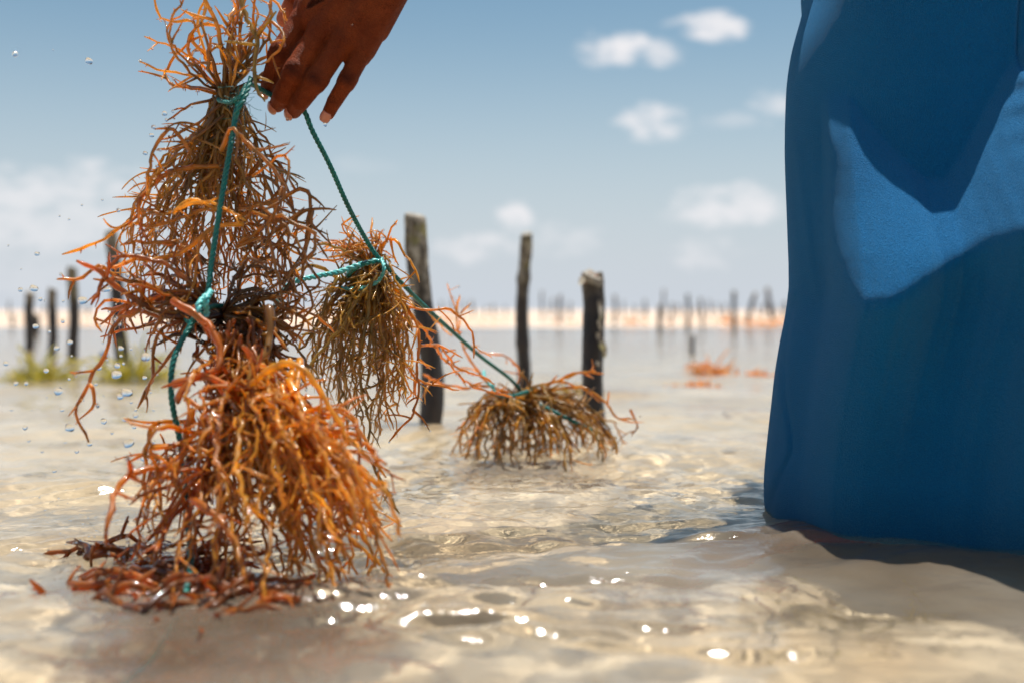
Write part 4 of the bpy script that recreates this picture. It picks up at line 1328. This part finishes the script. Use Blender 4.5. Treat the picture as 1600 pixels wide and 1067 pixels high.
# ------------------------------------------------------------------ posts
def make_post(name, label, top, base, rtop, rbase, group, seed, drywet=0.5, rings=60, sides=26, knots=(), bend=0.0, cut=True, flare=0.0):
    """top/base world points; base is at the waterline, the post goes on into the bed"""
    rr = random.Random(seed)
    root = thing(name, label, 'post', (base.x, base.y, -0.15), group)
    d = (top - base); L = d.length; dn = d.normalized()
    b2 = base - dn * 0.17
    side_v = dn.cross(Vector((0, 1, 0))).normalized()
    V, F, Wt = [], [], []
    nz1, nz2 = rr.uniform(0, 50), rr.uniform(0, 50)
    tot_n = rings
    for i in range(tot_n + 1):
        t = i / tot_n
        c = b2.lerp(top, t) + side_v * bend * math.sin(t * math.pi * 1.2) + side_v * 0.004 * math.sin(t * 9 + seed)
        hh = (c.z) / max(.05, top.z)
        r = rbase + (rtop - rbase) * t
        for (kt, kr) in knots:
            r *= 1 + kr * math.exp(-((t - kt) / .03) ** 2)
        a = side_v; b = dn.cross(side_v)
        for k in range(sides):
            an = 2 * math.pi * k / sides
            n1 = float(fbm(np.array([math.cos(an) * 1.6 + nz1 + 10]), np.array([math.sin(an) * 1.6 + t * 9 + nz2]), 3)[0])
            n2 = float(fbm(np.array([math.cos(an) * 5 + nz2 + 10]), np.array([math.sin(an) * 5 + t * 38 + nz1]), 2)[0])
            R = r * (1 + .22 * n1 + .14 * n2)
            zc = 0
            if i == tot_n: R *= .96; zc = rtop * .35 * math.cos(an + seed)
            V.append(c + (a * math.cos(an) + b * math.sin(an)) * R + dn * zc)
            Wt.append(min(1, max(0, (1 - hh) * 1.5 - .75 + drywet)))
    for i in range(tot_n):
        for k in range(sides):
            k2 = (k + 1) % sides
            F.append((i * sides + k, i * sides + k2, (i + 1) * sides + k2, (i + 1) * sides + k))
    inv = Matrix.Translation(root.location).inverted()
    o = obj('trunk', mesh_from('trunk', V, F, True, {'wet': np.array(Wt)}), M_POST, root); o.matrix_parent_inverse = inv
    # cut top as its own piece
    ringv = V[-sides:]
    cv = sum(ringv, Vector()) / sides
    V2, F2 = [], []
    for sc_, h in ((.985, -.0005), (.90, .0018), (.5, .0024)):
        for v in ringv: V2.append(cv + (v - cv) * sc_ + dn * (h + rr.uniform(-.0006, .0006) * (sc_ < .95)))
    V2.append(cv + dn * .002)
    for j in range(2):
        for k in range(sides):
            k2 = (k + 1) % sides
            F2.append((j * sides + k, j * sides + k2, (j + 1) * sides + k2, (j + 1) * sides + k))
    for k in range(sides): F2.append((2 * sides + k, 2 * sides + (k + 1) % sides, 3 * sides))
    o2 = obj('cut_end', mesh_from('cut_end', V2, F2, False), M_CUT, root); o2.matrix_parent_inverse = inv
    return root


PG = 'wooden posts standing in the shallows'
p1 = make_post('wooden_post', 'thick leaning post, grey above and black below, behind the olive bunch', P(655, 337, 2.12), P(657, 655, 2.08), .0205, .0220, PG, 1, .55, 70, 28, ((.88, .08), (.55, .10), (.7, -.06)), -.018)
p2 = make_post('wooden_post', 'tall slim straight post with a knot near its top, right of the leaning post', P(819, 366, 2.9), P(819, 604, 2.9), .0150, .0185, PG, 2, .62, 70, 24, ((.80, .2), (.93, .05), (.50, .12)), .003)
p3 = make_post('wooden_post', 'stout black post with a pale split top and peeling bark strips', P(923, 432, 2.12), P(931, 656, 2.08), .0205, .0190, PG, 3, 1.0, 60, 28, ((.97, .08),), 0)
p3inv = Matrix.Translation(p3.location).inverted()
# split pale slab on the third post's top, red inner bark, peeling strips
V, F = [], []
a0 = P(913, 428, 2.08)
for (px, py, y) in ((909, 426, 2.095), (922, 420, 2.11), (941, 433, 2.12), (939, 438, 2.095), (926, 434, 2.085)):
    V.append(P(px, py, y))
V += [v + Vector((0.002, 0.002, -.014)) for v in V]
F = [(0, 1, 2, 3, 4), (9, 8, 7, 6, 5)] + [(i, (i + 1) % 5 + 0, (i + 1) % 5 + 5, i + 5)[::-1] for i in range(5)]
o = obj('split_slab', mesh_from('split_slab', V, F, False), M_CUT, p3); o.matrix_parent_inverse = p3inv
rP = random.Random(8)
for k in range(9):
    an = rP.uniform(math.pi, 2 * math.pi)
    V, F = [], []
    c = P(925 + 14 * math.cos(an), rP.uniform(433, 441), 2.12 + .018 * math.sin(an) - .006)
    tube(V, F, [c, c + Vector((rP.uniform(-.004, .004), -.001, .005)), c + Vector((rP.uniform(-.006, .006), 0, .010))], [.0035, .0028, .001], 5)
    o = obj('inner_bark', mesh_from('inner_bark', V, F), M_RED, p3); o.matrix_parent_inverse = p3inv
flakes = [((935, 470), (938, 500), .003), ((933, 520), (941, 545), .006), ((941, 532), (944, 558), .004), ((934, 500), (937, 520), .003), ((908, 432), (906, 446), .005), ((930, 560), (935, 575), .003)]
for (q0, q1, w_) in flakes:
    a = P(q0[0], q0[1], 2.085); b = P(q1[0], q1[1], 2.075)
    V = []
    for i in range(6):
        t = i / 5
        c = a.lerp(b, t) + Vector((math.sin(t * 3) * .002, -.006 * t - .004, 0))
        wv = w_ * math.sin(math.pi * (.15 + .7 * t)) + .0006
        for s in (-1, 1):
            V.append(c + Vector((s * wv, 0, s * .001))); V.append(c + Vector((s * wv * .9, .0016, s * .001)))
    F = []
    for i in range(5):
        b0 = i * 4; b1 = b0 + 4
        F += [(b0, b0 + 2, b1 + 2, b1), (b0 + 1, b1 + 1, b1 + 3, b0 + 3), (b0, b1, b1 + 1, b0 + 1), (b0 + 2, b0 + 3, b1 + 3, b1 + 2)]
    F += [(0, 1, 3, 2), (20, 22, 23, 21)]
    o = obj('bark_flake', mesh_from('bark_flake', V, F, False), M_POST, p3); o.matrix_parent_inverse = p3inv

LG = 'dark posts standing in the water at left'
make_post('wooden_post', 'tall left-hand post half hidden behind the orange seaweed sprays', P(174, 364, 4.4), P(192, 566, 4.4), .024, .029, LG, 4, .8, 40, 18)
make_post('wooden_post', 'grey-topped post just left of the tallest left-hand post', P(114, 420, 4.5), P(115, 563, 4.5), .020, .021, LG, 5, .55, 40, 18)
make_post('wooden_post', 'thin yellowish-topped post, second from the left edge', P(83, 452, 5.0), P(81, 554, 5.0), .019, .020, LG, 6, .75, 40, 18)
make_post('wooden_post', 'leftmost dark post, short, nearest the picture\'s left edge', P(47, 457, 5.7), P(45, 546, 5.7), .022, .022, LG, 7, .8, 40, 18)
make_post('wooden_post', 'low stump poking from the water beside the leftmost post', P(57, 492, 9.5), P(56, 518, 9.5), .03, .03, LG, 12, .8, 14, 12)
SG = 'stakes standing far off on the sandbank'


def stake(px, pt, pb, lean, w, label, seed):
    Yb = max(4.8, min(30, 355.0 / max(11, pb - 484)))
    r = w / 2 / FPX * Yb
    make_post('wooden_stake', label, P(px + lean, pt, Yb), P(px, pb, Yb), r * .8, r, SG, seed, .85, 12, 10)


stake(1083, 524, 552, 0, 8, 'short black stake standing alone in the water, nearest of the far stakes', 20)
stake(1031, 476, 516, 0, 8, 'dark straight stake on the waterline left of the lone short stake', 21)
stake(1035, 452, 500, 2, 4, 'thin pale stake rising behind the dark straight one', 22)
stake(1049, 474, 508, 0, 6, 'greenish stake just right of the dark straight one', 23)
stake(1075, 461, 512, 0, 7, 'tall upright stake directly above the lone short stake', 24)
stake(1098, 466, 510, -3, 6, 'stake tilted left between two taller far stakes', 25)
stake(1147, 455, 514, 0, 8, 'tallest upright far stake, above the orange weed mound', 26)
stake(1166, 458, 508, 14, 8, 'far stake leaning sharply to the right', 27)
stake(1206, 450, 500, -8, 8, 'far stake leaning left near the blue skirt', 28)
stake(1226, 472, 498, 0, 7, 'stubby far stake right beside the blue skirt', 29)
stake(961, 462, 508, 0, 6, 'far stake just right of the black post with the split top', 30)
stake(874, 462, 506, 2, 7, 'far stake midway between the slim post and the black post', 31)
stake(847, 455, 502, 0, 4, 'thin far stake close to the right of the slim post', 32)
stake(20, 492, 510, 0, 6, 'small stump on the sandbank at the far left', 33)
rs_ = random.Random(90)
for px in (709, 722, 742, 756, 775, 791, 860, 888, 893, 975, 990, 1003, 1012, 1062, 1088, 1110, 1122, 1135, 1185, 1196, 1214, 560, 640, 690, 440, 500, 14, 66, 140, 215):
    t_ = rs_.uniform(466, 478)
    zone = ('at the far left behind the left-hand posts' if px < 250 else 'glimpsed through the hanging seaweed' if px < 600 else 'between the leaning post and the slim post' if px < 810 else
            'between the slim post and the black split post' if px < 915 else 'just right of the black split post' if px < 1015 else 'in the thick of the far stakes, right of centre' if px < 1130 else 'near the skirt edge')
    stake(px + rs_.uniform(-3, 3), t_, 494 + rs_.uniform(-2, 3), rs_.uniform(-3, 3), rs_.uniform(2.5, 5), 'tiny blurred sandbank stake ' + zone, 100 + px)


# ------------------------------------------------------------------ weed heaps, algae, float
def heap(px, py, w, h, label, mat, seed, tint=None, n=70, name='seaweed_heap', cat='seaweed', group=None, rs=1.0, flat=.5):
    rr = random.Random(seed)
    Yb = 355.0 / (py - 484)
    c = P(px, py, Yb)
    V, F, C = [], [], []
    ww = w / FPX * Yb; hh = h / FPX * Yb
    for i in range(n):
        p = Vector((c.x + rr.gauss(0, .33) * ww, c.y + rr.gauss(0, .33) * ww * flat, c.z - hh * .25))
        k = math.exp(-((p.x - c.x) / (ww * .45)) ** 2)
        L = hh * rr.uniform(.5, 1.3) * (.3 + k)
        pth = wander(p, Vector((rr.gauss(0, .8), rr.gauss(0, .8), 1)), L, 0, .12, .25, rr, max(L / 7, .003))
        cc = mixc(*(tint or (AMBER, GOLD)), rr.random())
        r = .0032 * rs * (Yb / 2.5)
        tube(V, F, pth, [r * (1 - .6 * j / (len(pth) - 1)) for j in range(len(pth))], 5, True, lambda t: cc, C)
    o = obj(name, mesh_from(name, V, F, True, {'tint': np.array(C)}), mat)
    tag(o, label, cat, group, 'stuff')
    return o


YG = ((0.42, 0.42, 0.06), (0.62, 0.55, 0.12))
heap(62, 590, 70, 52, 'bright yellow-green algae clump in the water left, below the thin posts', M_WEED, 1, YG, 160, 'algae_clump', 'algae')
heap(212, 590, 90, 66, 'yellow-green algae clump behind the orange seaweed sprays', M_WEED, 2, YG, 170, 'algae_clump', 'algae')
heap(890, 612, 90, 22, 'mustard weed clump behind the small tan bunch', M_WEED, 3, ((.42, .30, .05), (.55, .42, .1)), 90)
heap(1112, 580, 60, 34, 'orange weed clump standing in the water below the lone short stake', M_WEED, 4, None, 60)
heap(1096, 602, 70, 10, 'flat orange weed patch just in front of the standing clump', M_WEED, 5, None, 60)
heap(1180, 585, 60, 12, 'low orange weed patch close to the skirt edge', M_WEED, 6, None, 40)
for i, (px, py, w, h) in enumerate([(1140, 507, 50, 16), (1190, 509, 60, 12), (1065, 508, 90, 8), (700, 506, 120, 10), (770, 508, 80, 8), (990, 507, 80, 10), (880, 505, 60, 8), (150, 506, 150, 9), (60, 505, 90, 7), (620, 503, 90, 8), (930, 502, 80, 6), (1215, 506, 50, 8)]):
    heap(px, py, w, h, 'orange seaweed heap drying along the far sandbank edge', M_WEED, 20 + i, None, 60, group='seaweed heaps on the sandbank', rs=.8, flat=.8)
# submerged tufts on the sea bed
for i, (x, y, s, tn) in enumerate([(0.14, 0.92, .05, (RUST, BROWN)), (0.24, .84, .05, YG), (.40, .80, .04, ((.12, .16, .05), (.2, .22, .07))), (.06, 1.45, .08, (BROWN, OLIVE)), (-.35, 1.5, .07, (BROWN, AMBER)), (.5, 2.3, .12, (BROWN, AMBER)), (-.7, 2.4, .12, (OLIVE, AMBER)), (.25, 2.9, .12, (BROWN, AMBER))]):
    rr = random.Random(400 + i)
    V, F, C = [], [], []
    bz = float(bed_z(np.array([[x]]), np.array([[y]]))[0, 0])
    for k in range(46):
        p = Vector((x + rr.gauss(0, s), y + rr.gauss(0, s * .7), bz))
        cc = mixc(tn[0], tn[1], rr.random())
        pth = wander(p, Vector((rr.gauss(0, .8), rr.gauss(0, .8), .8)), rr.uniform(.02, .07), 0, .05, .25, rr, .007)
        tube(V, F, pth, [.003 * (1 - .5 * j / (len(pth) - 1)) for j in range(len(pth))], 5, True, lambda t: cc, C)
    o = obj('weed_tuft', mesh_from('weed_tuft', V, F, True, {'tint': np.array(C)}), M_WEED)
    tag(o, 'blurry weed tuft under water on the pale sea bed', 'seaweed', 'weed tufts growing on the sea bed', 'stuff')
# small blue float
bm = bmesh.new(); bmesh.ops.create_uvsphere(bm, u_segments=16, v_segments=10, radius=1)
fl = P(162, 566, 4.2)
for v in bm.verts: v.co = Vector((fl.x + v.co.x * .016, fl.y + v.co.y * .016, .018 + v.co.z * .032))
bm.normal_update(); me = bpy.data.meshes.new('float'); bm.to_mesh(me); bm.free(); me.shade_smooth()
V, F = [], []
fo = tag(obj('float', me, M_BLUE), 'small dark blue float bobbing beside the half hidden post', 'float')

# ------------------------------------------------------------------ falling water and drops
rW = random.Random(55)
V, F = [], []
for i in range(16):
    x = rW.uniform(270, 520); y0 = rW.uniform(570, 760); ln = rW.uniform(50, 150)
    Y_ = rW.uniform(.84, .96)
    pts = [P(x + rW.gauss(0, 3) + j * rW.uniform(-1, 3), y0 + ln * j / 6, Y_) for j in range(7)]
    pth = catmull(pts, .004)
    ph = rW.uniform(0, 6)
    tube(V, F, pth, [max(.0004, (.0016 + .0013 * math.sin(j * .9 + ph) + .0007 * math.sin(j * 2.3 + ph)) * math.sin(math.pi * (j + .5) / len(pth)) ** .5) for j in range(len(pth))], 10)
fw = obj('falling_water', mesh_from('falling_water', V, F), M_DROP)
tag(fw, 'clear water running down inside the glistening orange bunch', 'water', kind='stuff')

# droplets: (px, py, radius px, distance, stretch, label)
bigs = [
    (24, 85, 5.5, 1.0, 1.0, 'round water drop against the sky at the far upper left'),
    (139, 96, 6.5, 1.02, 1.15, 'water drop in the sky left of the frayed yellow frond tip'),
    (166, 453, 6, .98, 1.9, 'flattened water drop beside the upper left orange spray'),
    (129, 470, 8, .97, 1.2, 'lumpy splash drop caught on the left orange spray'),
    (53, 451, 6.5, .98, 1.3, 'water drop just above the leftmost dark post'),
    (228, 558, 9, .97, 1.0, 'large round drop hanging beside the left spray'),
    (182, 585, 8.5, .98, 1.2, 'fat drop at the foot of the algae clump'),
    (183, 571, 6, .98, 1.0, 'drop touching the top of the fat drop'),
    (198, 613, 9, .97, 1.35, 'big twin-lobed drop left of the green rope'),
    (188, 619, 6.5, .97, 1.1, 'smaller lobe beside the big twin-lobed drop'),
    (91, 611, 8, .98, 1.05, 'round drop left of the looping orange frond'),
    (201, 692, 8.5, .96, 1.3, 'wide drop low on the left above the ripples'),
    (109, 668, 8, .96, 1.2, 'splash cluster drop under the looping frond'),
    (508, 195, 4.2, 1.028, .9, 'drop hanging from the tip of the little finger'),
    (449, 187, 3.6, 1.04, .9, 'drop falling just below the ring fingertip'),
]
ico = bmesh.new(); bmesh.ops.create_icosphere(ico, subdivisions=3, radius=1)
ico_me = bpy.data.meshes.new('water_drop')
for v in ico.verts:
    n = 1 + .10 * math.sin(v.co.x * 3 + 1) * math.cos(v.co.z * 4)
    v.co *= n
ico.to_mesh(ico_me); ico.free(); ico_me.shade_smooth(); ico_me.materials.append(M_DROP)
DG = 'water drops flying through the air'


def drop(px, py, rp, Y, st, label):
    o = bpy.data.objects.new('water_drop', ico_me); COL.objects.link(o)
    o.location = P(px, py, Y)
    r = rp / FPX * Y * .82
    o.scale = (r * st, r, r * (1 if st < 1.4 else .8))
    o.rotation_euler = (rW.uniform(0, 6), rW.uniform(-.4, .4), rW.uniform(0, 6)) if st < 1.05 else (rW.uniform(-.3, .3), rW.uniform(-.5, .5), 0)
    tag(o, label, 'water drop', DG)


for b in bigs: drop(*b)
small = [(83, 79, 1.5), (240, 199, 4), (237, 212, 4), (257, 178, 5), (227, 240, 4), (250, 235, 3), (93, 338, 2), (128, 321, 2.2), (160, 313, 2), (108, 343, 2), (58, 397, 4), (32, 453, 4.5), (63, 468, 4), (99, 471, 2.5), (56, 510, 5),
         (98, 502, 4), (77, 518, 3), (109, 535, 5), (89, 544, 4.5), (72, 579, 5), (108, 592, 3), (25, 599, 4), (41, 599, 4), (9, 568, 4.5), (112, 556, 2), (189, 544, 5), (189, 556, 3), (193, 568, 3), (155, 575, 4.5),
         (247, 360, 5), (217, 389, 5), (185, 329, 4), (212, 649, 5), (162, 658, 6), (195, 654, 6), (209, 666, 5), (39, 668, 4.5), (45, 688, 3), (97, 640, 4), (140, 693, 5), (162, 618, 2), (85, 735, 4), (226, 715, 8),
         (212, 640, 3), (232, 660, 3), (175, 676, 3), (240, 690, 3), (120, 705, 4), (73, 620, 2), (13, 384, 2), (33, 421, 1.5), (70, 470, 2), (199, 430, 5), (226, 590, 4), (205, 628, 3), (240, 640, 3), (440, 735, 6), (396, 238, 3),
         (180, 500, 4), (171, 530, 3), (205, 545, 3), (150, 600, 3), (165, 640, 2), (131, 625, 2), (50, 640, 2), (18, 640, 2.5), (102, 690, 3), (66, 705, 3), (245, 260, 2.5), (550, 40, 2.0), (1000, 650, 2)]
for (px, py, rp) in small:
    drop(px, py, rp, rW.uniform(.96, 1.04), rW.uniform(.9, 1.3), ('tiny clear drop against the sky ' + ('left of the upper tie' if py < 300 else 'above the left-hand posts') if py < 440 else 'tiny clear drop in front of the left-hand posts' if py < 560 else
          'tiny clear drop over the water at the left edge' if px < 130 else 'tiny clear drop low between the looping frond and the rope') if px < 400 else
         'tiny drop ' + {440: 'low in front of the two hanging bunches', 396: 'beside the upper brown strands', 550: 'gleaming in front of the back of the hand', 1000: 'right of the half sunk bunch'}[px])
# splash beads on the water where the weed drips
ico = bmesh.new(); bmesh.ops.create_icosphere(ico, subdivisions=1, radius=1)
iv = [v.co.copy() for v in ico.verts]; fi = [[v.index for v in f.verts] for f in ico.faces]; ico.free()
V, F = [], []
for i in range(520):
    x, y = inpoly([(60, 800), (250, 780), (600, 800), (640, 880), (520, 930), (200, 900), (90, 870)], rW)
    c = P(x, y, 355. / (y - 484)); c.z = rW.uniform(0.0, .018) ; r = rW.uniform(.0004, .0014)
    b = len(V)
    for v in iv: V.append(c + v * r)
    for f in fi: F.append([b + k for k in f])
tag(obj('splash_beads', mesh_from('splash_beads', V, F), M_DROP), 'tiny splash beads scattered where the orange bunch meets the water', 'water', kind='stuff')
